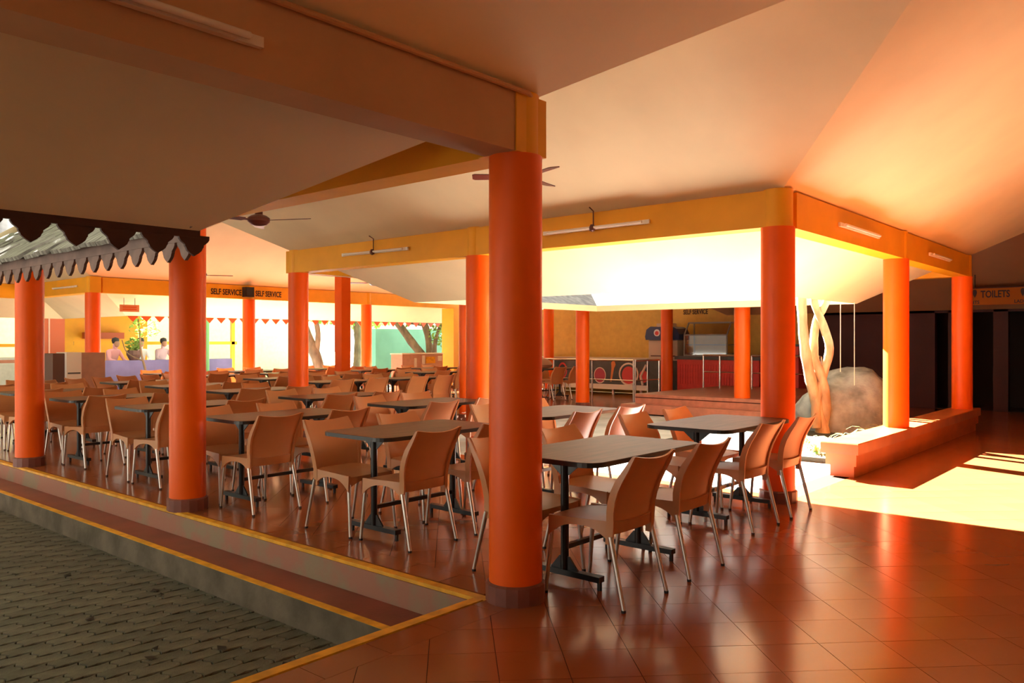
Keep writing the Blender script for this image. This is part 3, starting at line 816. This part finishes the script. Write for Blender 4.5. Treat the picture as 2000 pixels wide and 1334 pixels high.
def foliage(parent, centre, rad, n, size, m='leaf', seed=1, name='foliage'):
    r = random.Random(seed); mb = MB(); c = Vector(centre)
    for _ in range(n):
        while True:
            p = Vector((r.uniform(-1, 1), r.uniform(-1, 1), r.uniform(-1, 1)))
            if .25 < p.length < 1: break
        p = c + Vector((p.x * rad[0], p.y * rad[1], p.z * rad[2]))
        a = Vector((r.gauss(0, 1), r.gauss(0, 1), r.gauss(0, .6))).normalized(); b = a.cross(Vector((r.gauss(0, 1), r.gauss(0, 1), r.gauss(0, 1)))).normalized()
        s_ = size * r.uniform(.6, 1.3)
        mb._add([p - a * s_, p + b * s_ * .42, p + a * s_, p - b * s_ * .42], [(0, 1, 2, 3)])
    o = obj(name, mb, m, parent); o['kind'] = 'stuff'; return o
foliage(tr, (0, 0, 3.6), (1.1, 1.1, .7), 700, .11, seed=4)
def spider(x, y, label, n=26, L_=.42, seed=0, z=.03):
    r = random.Random(seed); t = thing('spider_plant', label, 'plant', (x, y, z), 0, 'spider plants behind the bench')
    mb = MB()
    for k in range(n):
        a = r.uniform(0, 6.28); l = L_ * r.uniform(.6, 1.2); up = r.uniform(.5, 1.0); w_ = .011
        prev = []
        dx, dy = math.cos(a), math.sin(a)
        for i in range(6):
            s_ = i / 5; rr_ = l * s_ * (1 - .15 * s_); zz = l * up * (1.5 * s_ - 1.45 * s_ * s_) + .01
            ww = w_ * (1 - .8 * s_)
            prev.append((dx * rr_ - dy * ww, dy * rr_ + dx * ww, zz)); prev.append((dx * rr_ + dy * ww, dy * rr_ - dx * ww, zz))
        mb._add(prev, [(2 * i, 2 * i + 1, 2 * i + 3, 2 * i + 2) for i in range(5)])
    o = obj('leaf_blades', mb, 'leaf2', t); o['kind'] = 'stuff'
    mb = MB(); mb.lathe([(.05, 0), (.03, .03), (0.0, .05)], 8); obj('crown', mb, 'green', t)
spider(6.55, .75, 'leafy spider plant left of the bench end', 60, .42, 1)
spider(6.95, 1.0, 'spider plant beside the bench end, nearer the boulder', 50, .40, 2)
spider(7.6, .62, 'spider plant behind the bench at the foot of the pale tree', 44, .40, 3)
spider(8.35, .60, 'spider plant with arching blades behind the sunlit bench top', 40, .45, 4)
spider(9.0, .62, 'spider plant hidden partly by the column on the bench', 36, .40, 5)
for k, dx in enumerate((0, .055)):
    mb = MB(); p = Vector((8.9 + dx * 2, 1.25 - dx * 3, 0)); mb.tube([(p.x, p.y, .95 - .2 * k), (p.x, p.y, 1.98)], .006, 5)
    tag(obj('rain_chain', mb, 'white'), ['thin pale rain chain hanging from the court eave, left one', 'thin pale rain chain hanging from the court eave, right one'][k], 'chain')
# potted bush at the far left corner of the inner court
t = thing('potted_bush', 'small leafy bush with white flowers between column and chairs', 'plant', (5.0, 4.9, -.03))
mb = MB(); mb.lathe([(.13, 0), (.17, .25), (.18, .27), (.15, .27), (.14, .22)], 14); obj('pot', mb, 'pot', t)
foliage(t, (0, 0, .50), (.16, .16, .30), 140, .05, seed=9)
foliage(t, (-.05, .05, .36), (.28, .28, .10), 50, .03, 'flower', seed=10, name='blossoms')

# ------------------------------------------------------------------ far side: toilets, mustard wall, food counters
wl = MB()
wl.box(15.3, 1.45, 0, 15.5, 3.95, 2.2)
wl.box(15.3, .80, 0, 15.5, 1.20, 2.2)
wl.box(15.3, .12, 0, 15.5, .38, 2.2)
wl.box(15.3, -6.1, 0, 15.5, -1.0, 2.2)
wl.box(15.3, -1.0, 2.0, 15.5, 3.95, 2.2)
struct('wall_right', wl, 'maroon', 'dark maroon wall with toilet doorways')
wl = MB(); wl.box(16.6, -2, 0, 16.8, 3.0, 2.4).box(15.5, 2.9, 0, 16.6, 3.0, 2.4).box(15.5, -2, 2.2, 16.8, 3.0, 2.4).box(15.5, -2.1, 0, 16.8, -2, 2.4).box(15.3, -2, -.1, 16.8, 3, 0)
struct('wall_toilet_inside', wl, 'shadeblack', 'passage behind the toilet doorways with shade painted near-black')
wl = MB(); wl.box(15.3, 3.95, 0, 15.5, 13.2, 2.35); fw = struct('wall_food_court', wl, 'foodwall', 'mustard wall behind the food counters')
text_mesh('lettering', 'SELF SERVICE', .17, 'ink', fw, (15.293, 7.35, 2.10), (0, -1, 0), (0, 0, 1), sx=.7)
# toilets sign
t = thing('toilet_sign', 'orange hanging sign lettered toilets with gents and ladies symbols', 'sign', (X4, .80, 2.10))
mb = MB(); mb.box(-.015, -2.9, .0, .015, 0.0, .33); obj('sign_board', mb, 'signo', t)
mb = MB(); mb.box(-.022, -2.9, .315, .02, 0.02, .335); obj('sign_rim', mb, 'maroon', t)
text_mesh('lettering', 'TOILETS', .185, 'ink', t, (-.019, -.40, .14), (0, -1, 0), (0, 0, 1), sx=.70)
text_mesh('lettering', 'GENTS', .085, 'ink', t, (-.019, -.13, .025), (0, -1, 0), (0, 0, 1), sx=.95)
text_mesh('lettering', 'LADIES', .085, 'ink', t, (-.019, -.95, .025), (0, -1, 0), (0, 0, 1), sx=.95)
for yy in (-.30, -1.09):
    mb = MB(); mb.prism([(0, .0), (.028, .06), (.036, .10), (.028, .145), (0, .16), (-.028, .145), (-.036, .10), (-.028, .06)], lambda u, v: (-.022, yy + u, .14 + v), lambda u, v: (-.014, yy + u, .14 + v)); obj('pictogram', mb, 'ink', t)
for yy in (-.3, -2.6):
    mb = MB(); mb.tube([(0, yy, .33), (0, yy, .62)], .01, 6); obj('hanger', mb, 'black', t)
# platform with two steps
t = thing('stepped_platform', 'low pink tiled platform with two steps before the food counters', 'platform', (X3, 3.0, 0))
mb = MB(); mb.cbox(-.25, 0.0, .17, 3.67, 2.75, .36, .008); obj('top_slab', mb, 'plat', t)
mb = MB(); mb.cbox(-.55, -.0, 0, 3.67, 2.9, .17, .008); obj('lower_step', mb, 'plat', t)
mb = MB(); mb.box(-.256, 0, .285, -.25, 2.75, .30); obj('edge_line', mb, 'maroon', t)
# red counter with glass display case
t = thing('red_counter', 'red food counter with fluted front and grey worktop', 'counter', (14.35, 4.9, .34))
mb = MB(); mb.box(0, 0, -.33, .7, 2.1, .62); obj('front', mb, 'redc', t)
mb = MB(); mb.box(-.05, -.05, .62, .75, 2.15, .70); obj('worktop', mb, 'panel', t)
flm = MB(); flm.box(-.012, -.02, .02, .0, .02, .50); fm = flm.mesh('flute', M['redc'])
for k in range(30): link('flute', fm, t, (0, .06 + k * .068, 0))
t = thing('display_case', 'glass food display case with sloping top on the red counter', 'display case', (14.42, 5.72, 1.04))
W = 1.12; H_ = .82
fr = MB()
for y_ in (0, W):
    fr.bar((0, y_, 0), (0, y_, .52), .03, .03); fr.bar((0, y_, .52), (.22, y_, H_), .03, .03); fr.bar((.5, y_, 0), (.5, y_, H_), .03, .03); fr.bar((.22, y_, H_), (.5, y_, H_), .03, .03); fr.bar((0, y_, .02), (.5, y_, .02), .03, .04)
for (x_, z_) in ((0, .02), (0, .52), (.22, H_), (.5, H_), (.5, .02)): fr.bar((x_, 0, z_), (x_, W, z_), .03, .035)
obj('frame', fr, 'greym', t)
for x_, z_, d_ in ((.02, .27, .46), (.02, .06, .46)):
    mb = MB(); mb.box(x_, .03, z_, x_ + d_, W - .03, z_ + .018); obj('shelf', mb, 'greym', t)
for a, b in (((0, .0), (0, .52)), ((0, .52), (.22, H_))):
    mb = MB(); mb._add([(a[0], .02, a[1]), (a[0], W - .02, a[1]), (b[0], W - .02, b[1]), (b[0], .02, b[1])], [(0, 1, 2, 3)]); mb2 = MB(); mb2.grid(lambda u, v, a=a, b=b: (a[0] + (b[0] - a[0]) * v, .02 + (W - .04) * u, a[1] + (b[1] - a[1]) * v), 1, 1, (.005, 0, 0)); obj('glass_pane', mb2, 'glass', t)
t = thing('red_cabinet', 'tall red cabinet at the right end of the food counters', 'cabinet', (14.4, 4.0, .34))
mb = MB(); mb.cbox(0, 0, -.335, .6, .85, .95, .01); obj('body', mb, 'redc', t)
mb = MB(); mb.box(-.02, -.02, .95, .62, .87, 1.0); obj('top', mb, 'panel', t)
# drinks machine
t = thing('drinks_machine', 'beige drinks machine with rounded navy header and red white badge', 'drinks machine', (14.5, 7.08, .34))
mb = MB(); mb.cbox(0.0, 0, .58, .5, .82, 1.10, .02); obj('body', mb, 'beige', t)
mb = MB(); mb.box(-.006, .06, .68, .0, .76, .71); obj('drip_slot', mb, 'dkbrown', t)
hd = MB(); hd.prism([(-.06, 0), (.88, 0), (.90, .08), (.86, .26), (.74, .34), (.5, .33), (.1, .33), (0, .28), (-.07, .14)], lambda u, v: (-.05, u, 1.10 + v), lambda u, v: (.5, u, 1.10 + v)); obj('header', hd, 'navy', t)
mb = MB(); mb.prism([(.09 * math.cos(a * .5236), .09 * math.sin(a * .5236)) for a in range(12)], lambda u, v: (-.058, .55 + u, 1.28 + v), lambda u, v: (-.05, .55 + u, 1.28 + v)); obj('badge', mb, 'whitec', t)
mb = MB(); mb.prism([(.055 * math.cos(a * .5236), .055 * math.sin(a * .5236)) for a in range(12)], lambda u, v: (-.063, .55 + u, 1.27 + v), lambda u, v: (-.057, .55 + u, 1.27 + v)); obj('badge_centre', mb, 'tomato', t)
mb = MB(); mb.box(-.056, .10, 1.12, -.05, .38, 1.2); obj('header_strip', mb, 'teal', t)
mb = MB(); mb.box(.1, .25, 1.43, .4, .65, 1.52); obj('lid', mb, 'beige', t)
mb = MB(); mb.box(0, 0, -.335, .5, .82, .58); obj('stand', mb, 'panel', t)
# printed black counter
t = thing('printed_counter', 'black counter front printed with onions, spoon and rings', 'counter', (14.5, 7.95, 0))
LC = 3.9
mb = MB(); mb.box(0, 0, .26, .6, LC, .92); obj('front_panel', mb, 'panel', t)
mb = MB(); mb.box(-.03, -.02, .92, .64, LC + .02, .97); obj('worktop', mb, 'beige', t)
mb = MB(); mb.box(-.03, -.02, .14, .02, LC + .02, .27); obj('base_band', mb, 'white', t)
for k in range(5):
    mb = MB(); mb.box(.05, .2 + k * .85, 0, .1, .25 + k * .85, .14); obj('leg', mb, 'white', t)
def disc(cx, cz, r, m, nm, x=-.006, sx=1.0, r2=0):
    mb = MB(); n = 24
    if r2:
        mb.grid(lambda u, v: (x, cx + (r2 + (r - r2) * v) * math.cos(u * 6.2832) * sx, cz + (r2 + (r - r2) * v) * math.sin(u * 6.2832)), 24, 1, (.004, 0, 0))
    else: mb.prism([(r * math.cos(k * 6.2832 / n), r * math.sin(k * 6.2832 / n)) for k in range(n)], lambda u, v: (x, cx + u * sx, cz + v), lambda u, v: (x + .006, cx + u * sx, cz + v))
    obj(nm, mb, m, t)
disc(.55, .52, .23, 'tomato', 'printed_tomato', -.006, .9); disc(.55, .55, .30, 'ring', 'printed_ring', -.010, 1, .255)
disc(1.45, .50, .20, 'onion', 'printed_onion', -.006, .9); disc(1.45, .50, .215, 'ring', 'printed_ring', -.010, .9, .19); disc(.1, .5, .16, 'tomato', 'printed_tomato', -.006, .8)
disc(2.7, .6, .22, 'tomato', 'printed_ring', -.006, .7, .17)
mb = MB(); mb.prism([(-.07, .30), (-.02, .36), (.04, .34), (.07, .24), (.02, .12), (-.06, -.32), (-.10, -.32), (-.06, .12)], lambda u, v: (-.008, 1.02 - u, .60 + v * .8), lambda u, v: (-.001, 1.02 - u, .60 + v * .8)); obj('printed_spoon', mb, 'spoon', t)
mb = MB(); mb.tube([(-.01, .12, .28), (-.01, .18, .50), (-.01, .12, .62), (-.01, .02, .80)], .03, 8); obj('printed_ladle', mb, 'ring', t)
# steel railings
def rail(pts, hgt, z0, label, posts):
    t = thing('railing', label, 'railing', (pts[0][0], pts[0][1], z0)); o0 = Vector((pts[0][0], pts[0][1], 0))
    P_ = [Vector((p[0], p[1], 0)) - o0 for p in pts]
    for zz in (hgt, hgt * .5):
        mb = MB(); mb.tube([p + Vector((0, 0, zz)) for p in P_], .024 if zz == hgt else .013, 8); obj('rail', mb, 'chrome', t, True)
    for k in range(posts):
        s_ = k / (posts - 1) * (len(P_) - 1); i = min(int(s_), len(P_) - 2); p = P_[i].lerp(P_[i + 1], s_ - i)
        mb = MB(); mb.tube([p, p + Vector((0, 0, hgt))], .02, 8); obj('rail_post', mb, 'chrome', t, True)
rail([(12.9, 7.35), (12.9, 10.9)], .95, 0, 'long steel railing before the printed counter', 4)
rail([(12.9, 7.30), (14.0, 7.30)], .95, 0, 'short steel return railing beside the reddish column', 3)
rail([(13.3, 5.75), (13.3, 4.95)], .75, .34, 'steel railing on the platform before the red counter', 3)
rail([(13.3, 4.6), (13.3, 3.1)], .75, .34, 'steel railing at the right end of the platform', 3)

# ------------------------------------------------------------------ back and left surroundings
t = thing('tiled_counter', 'pink tiled wash counter before the leaning tree', 'counter', (11.0, 13.35, 0))
mb = MB(); mb.cbox(0, 0, 0, 1.5, .45, 1.05, .01); obj('body', mb, 'pinkt', t)
mb = MB(); mb.box(-.02, -.02, 1.05, 1.52, .47, 1.08); obj('top', mb, 'white', t)
mb = MB(); mb.box(.85, -.012, .80, 1.2, 0, .98); obj('yellow_notice', mb, 'yline', t)
mb = MB(); mb.box(.42, -.02, .70, .5, 0, .95); obj('paper_holder', mb, 'white', t)
mb = MB(); mb.box(.70, -.02, .78, .80, 0, 1.02); obj('paper_holder', mb, 'white', t)
mb = MB(); mb.box(1.3, -.02, .86, 1.45, 0, 1.0); obj('paper_holder', mb, 'white', t)
t = thing('wash_block', 'brown tiled wash block with white end panel at far left', 'wash block', (2.35, 13.0, 0))
mb = MB(); mb.cbox(.42, .0, 0, .86, .5, 1.19, .006); obj('brown_panel', mb, 'tileb', t)
mb = MB(); mb.cbox(.16, -.04, 0, .42, .45, 1.20, .006); obj('white_panel', mb, 'white', t)
mb = MB(); mb.cbox(-.04, .05, 0, .16, .5, 1.18, .006); obj('dark_panel', mb, 'dkbrown', t)
mb = MB(); mb.box(.18, -.046, .80, .40, -.04, .83); obj('print_strip', mb, 'panel', t)
# hanging notice
t = thing('hanging_notice', 'small brown notice board hanging on two rods under the far left beam', 'sign', (4.55, 15.0, 2.05))
mb = MB(); mb.box(-.21, -.01, 0, .21, .01, .155); obj('board', mb, 'sack', t)
for z_ in (.09, .04):
    mb = MB(); mb.box(-.15, -.014, z_, .15, -.01, z_ + .025); obj('text_line', mb, 'rust', t)
for s in (-.12, .12):
    mb = MB(); mb.tube([(s, 0, .155), (s, 0, .33)], .006, 5); obj('rod', mb, 'black', t)
# blue wall and yellow rail house
wl = MB(); wl.box(5.9, 20.0, -.1, 9.9, 20.3, .87); struct('wall_pool', wl, 'bluew', 'low blue violet wall beyond the back hall')
t = thing('rail_kiosk', 'yellow kiosk with scalloped roof edge beyond the blue wall', 'kiosk', (6.2, 22.2, -.06))
mb = MB(); mb.box(0, 2.2, 0, 3.1, 2.4, 2.6); obj('back_wall', mb, 'yellow', t)
mb = MB(); mb.box(-.1, -.1, 1.36, 5.1, 0, 1.46); obj('counter_rail', mb, 'yellow', t)
for x_ in (.3, 4.9):
    mb = MB(); mb.box(x_, -.1, 0, x_ + .12, 0, 1.36 if x_ < 1 else 2.5); obj('post', mb, 'yellow', t)
mb = MB(); mb.box(-.2, -.6, 2.35, 5.4, 2.6, 2.5); obj('roof_slab', mb, 'dkbrown', t)
mb = MB(); mb.box(1.0, 1.9, 1.55, 2.2, 2.2, 1.75); obj('shelf', mb, 'rust', t)
t = thing('green_post', 'thin green post in front of the blue wall', 'post', (8.75, 19.4, -.06))
mb = MB(); mb.tube([(0, 0, 0), (0, 0, 2.6)], .06, 10); obj('shaft', mb, 'green', t, True)
mb = MB(); mb.box(-.1, -.1, 0, .1, .1, .03); obj('foot_plate', mb, 'green', t)
# pale and turquoise walls at the back
wl = MB(); wl.box(15.6, 20, -.1, 24, 20.3, 1.86); struct('wall_turquoise', wl, 'turq', 'turquoise garden wall behind the leaning tree')
wl = MB(); wl.box(9.9, 26, -.1, 18, 26.3, 2.3); struct('wall_pale', wl, 'pale', 'pale sunlit wall beyond the back hall')
t = thing('drain_pipe', 'white drain pipe against the turquoise wall', 'pipe', (17.55, 19.93, -.06))
mb = MB(); mb.tube([(0, 0, 0), (0, 0, 1.0)], .045, 8); obj('pipe', mb, 'white', t, True)
mb = MB(); mb.lathe([(.055, 1.0), (.055, 1.05), (.02, 1.06)], 8); obj('cap', mb, 'white', t)
t = thing('added_building', 'added pale cyan building beyond the far left rail, shading the ground', 'building', (-8, 27.5, -.06))  # building added to shade the outdoor ground behind the back hall
mb = MB(); mb.box(-14, 0, 0, 17.2, 8, 7.5); obj('wall', mb, 'cyanw', t)
mb = MB(); mb.box(-14.3, -.4, 7.5, 17.5, 8.3, 7.8); obj('roof', mb, 'slab', t)
for k in range(8):
    mb = MB(); mb.box(1.0 + k * 2.0, -.04, 0, 1.12 + k * 2.0, 0, 7.4); obj('pilaster', mb, 'lilac', t)
# tree behind the turquoise wall
tr = thing('garden_tree', 'bright green tree crown behind the turquoise wall', 'tree', (17.5, 23.5, -.06))
mb = MB(); a, b = limb([(0, 0, 0), (.1, 0, 1.5), (-.1, 0, 3.2), (.2, .1, 5)], .22, .1); mb.tube(a, b, 10); obj('trunk', mb, 'bark2', tr, True)
foliage(tr, (0, 0, 4.2), (4.0, 3.0, 2.2), 4200, .2, seed=61)
# leaning tree right
tr = thing('leaning_tree', 'dark leaning tree with forked trunk before the turquoise wall', 'tree', (16.0, 17.7, -.06))
def sr2(r, f, z): return sr(r, f, z)
for pts, r0, r1 in (([sr(.1, 0, 0), sr(0, 0, .7), sr(-.55, .0, 1.45), sr(-1.2, .0, 2.3), sr(-2.0, 0, 3.0)], .20, .08),
                    ([sr(.15, 0, 0), sr(.10, .1, .9), sr(.0, .1, 1.7), sr(-.25, .1, 2.5), sr(-.5, 0, 3.4)], .15, .09),
                    ([sr(.3, 0, 0), sr(.26, -.1, .9), sr(.35, -.1, 1.7), sr(.8, -.1, 2.6)], .10, .05),
                    ([sr(-.05, .1, 2.05), sr(-.7, 0, 2.15), sr(-1.6, 0, 2.45)], .08, .03)):
    mb = MB(); a, b = limb(pts, r0, r1); mb.tube(a, b, 10); obj('trunk', mb, 'bark2', tr, True)
foliage(tr, sr(-.7, 0, 2.9), (1.9, 1.6, .9), 1500, .11, seed=21)
foliage(tr, sr(.55, .1, 2.0), (.6, .6, .75), 420, .09, seed=22)
# curved trunk left
tr = thing('curved_tree', 'curved bare trunk behind the end column of the long beam', 'tree', (11.1, 17.6, -.06))
for pts, r0, r1 in (([sr(.25, 0, 0), sr(.22, 0, .8), sr(-.05, 0, 1.5), sr(-.30, 0, 2.2), sr(-.6, 0, 3.2)], .17, .12), ([sr(.15, 0, 1.0), sr(.22, 0, 1.7), sr(.12, 0, 2.4), sr(.3, 0, 3.2)], .09, .06)):
    mb = MB(); a, b = limb(pts, r0, r1); mb.tube(a, b, 10); obj('trunk', mb, 'bark2', tr, True)
foliage(tr, (0, 0, 3.9), (1.8, 1.8, .9), 900, .12, seed=23)
# added out-of-view tree left of the hall; its crown shades the sunken courtyard
tr = thing('added_shade_tree', 'added unseen tree with wide crown shading the courtyard left of the hall', 'tree', (-5.2, 9.0, -.36))
for pts, r0, r1 in (([(0, 0, 0), (.1, .1, 1.6), (.3, .0, 3.2), (1.2, .3, 5.0)], .34, .2), ([(.3, 0, 3.0), (-.8, -1.0, 4.6), (-1.6, -2.2, 6.2)], .2, .1), ([(.9, .2, 4.4), (2.6, .2, 5.6), (4.2, .4, 6.6)], .18, .08), ([(.9, .2, 4.4), (1.6, -2.0, 5.6), (2.2, -3.6, 6.4)], .16, .08)):
    mb = MB(); a, b = limb(pts, r0, r1); mb.tube(a, b, 10); obj('trunk', mb, 'bark2', tr, True)
foliage(tr, (4.2, .6, 7.2), (4.4, 4.2, 1.7), 5200, .24, seed=41)
foliage(tr, (1.0, -3.6, 6.8), (3.6, 3.4, 1.5), 3000, .24, seed=42)
# sapling and hanging basket at left
tr = thing('sapling', 'thin leafy sapling before the low blue wall', 'tree', (6.35, 18.4, -.06))
for pts, r0, r1 in (([sr(.25, 0, 0), sr(.12, 0, .7), sr(.0, 0, 1.2), sr(-.03, 0, 1.7), sr(-.08, 0, 2.05)], .035, .02), ([sr(.05, 0, .95), sr(-.35, 0, 1.15), sr(-.5, 0, 1.5)], .018, .012), ([sr(0, 0, 1.6), sr(.15, 0, 1.85), sr(.35, 0, 2.0)], .015, .008)):
    mb = MB(); a, b = limb(pts, r0, r1); mb.tube(a, b, 7); obj('stem', mb, 'bark2', tr, True)
foliage(tr, sr(0.1, 0, 1.85), (.45, .4, .28), 110, .075, seed=31)
tr = thing('potted_palm', 'bushy plant in a dark pot above the blue wall', 'plant', (6.95, 20.15, .87))
mb = MB(); mb.lathe([(.12, 0), (.20, .16), (.20, .28), (.16, .28)], 12); obj('pot', mb, 'pot', tr)
foliage(tr, (0, 0, .42), (.22, .22, .22), 120, .08, seed=33)
# rust-coloured service doors far left
t = thing('rust_doors', 'rust red double door panel behind the far left column', 'door', (5.2, 21.5, -.06))
mb = MB(); mb.cbox(-.42, 0, 0, -.01, .06, 2.5, .005).cbox(.03, 0, 0, .42, .06, 2.5, .005); obj('door_leaf', mb, 'rust', t)
mb = MB(); mb.box(-.50, -.02, 0, -.42, .08, 2.55).box(-.01, -.02, .6, .03, .08, 2.5).box(-.5, -.02, 2.5, .45, .08, 2.58); obj('door_frame', mb, 'pinkt', t)
t = thing('yellow_railing', 'yellow rail fence at the far left behind the leftmost column', 'railing', (1.2, 20.2, -.06))
for z_ in (1.36, .95):
    mb = MB(); mb.bar((-3.2, 0, z_), (3.1, 0, z_), .06, .08); obj('rail', mb, 'yellow' if z_ > 1 else 'tileb', t)
for k in range(4):
    mb = MB(); mb.bar((-3.0 + k * 2.0, 0, 0), (-3.0 + k * 2.0, 0, 1.4), .06, .06); obj('rail_post', mb, 'yellow', t)
wl = MB(); wl.box(-6, 23, -.1, 5, 23.2, .95); struct('wall_white', wl, 'pale', 'low pale wall behind the far left rail')

# ------------------------------------------------------------------ people sitting by the blue wall
def person(x, y, z, rz, cloth, label, bend=.2, seed=0):
    t = thing('person', label, 'person', (x, y, z), rz, 'people behind the blue wall')
    me = bpy.data.meshes.new('body'); bm = bmesh.new()
    V = {}
    def v(n_, p, par=None):
        V[n_] = bm.verts.new(p)
        if par: bm.edges.new((V[par], V[n_]))
    v('pel', (0, 0, .45)); v('wst', (0, bend * .3, .65), 'pel'); v('chs', (0, bend * .8, .88), 'wst'); v('nek', (0, bend, 1.02), 'chs')
    v('hd0', (0, bend * 1.1 + .01, 1.10), 'nek'); v('hd1', (0, bend * 1.15 + .02, 1.24), 'hd0')
    for s, n_ in ((-1, 'l'), (1, 'r')):
        v('sh' + n_, (s * .18, bend * .85, .96), 'chs'); v('el' + n_, (s * .25, bend + .08, .72), 'sh' + n_); v('wr' + n_, (s * .17, bend + .30, .66), 'el' + n_)
        v('hn' + n_, (s * .14, bend + .38, .66), 'wr' + n_)
        v('hp' + n_, (s * .10, .02, .45), 'pel'); v('kn' + n_, (s * .13, .44, .47), 'hp' + n_); v('an' + n_, (s * .13, .46, .07), 'kn' + n_); v('ft' + n_, (s * .13, .62, .04), 'an' + n_)
    R = dict(pel=.15, wst=.14, chs=.165, nek=.055, hd0=.085, hd1=.09, sh=.075, el=.05, wr=.035, hn=.035, hp=.10, kn=.065, an=.045, ft=.04)
    order = list(V.keys())
    bm.to_mesh(me); bm.free()
    sk = me.skin_vertices.new(name='skin') if hasattr(me.skin_vertices, 'new') else None
    o = link('body', me, t)
    md = o.modifiers.new('skin', 'SKIN'); 
    sv = me.skin_vertices[0].data if len(me.skin_vertices) else None
    if sv is not None:
        for i, n_ in enumerate(order):
            k = n_ if n_ in R else n_[:-1]; sv[i].radius = (R[k], R[k] * .85); sv[i].use_root = (i == 0)
    s2 = o.modifiers.new('sub', 'SUBSURF'); s2.levels = 2; s2.render_levels = 2
    me.materials.append(M[cloth])
    hb = MB(); hb.lathe([(0, -.07), (.085, -.03), (.105, .05), (.085, .115), (0, .145)], 14, (0, bend * 1.15 - .005, 1.22)); obj('hair', hb, 'hair', t, True)
    fb = MB(); fb.lathe([(0, -.10), (.06, -.075), (.085, 0), (.07, .07), (0, .10)], 14, (0, bend * 1.15 + .045, 1.17)); obj('face', fb, 'skin', t, True)
    return t
person(6.72, 21.25, .16, math.radians(200), 'pink', 'person in a pink shirt seated behind the blue wall, left', .22)
person(7.62, 21.35, .16, math.radians(170), 'whitec', 'person in a white shirt seated behind the blue wall beside the potted plant', .2)
person(8.50, 21.9, .16, math.radians(190), 'lilac', 'person in a lilac top seated behind the blue wall, right', .2)
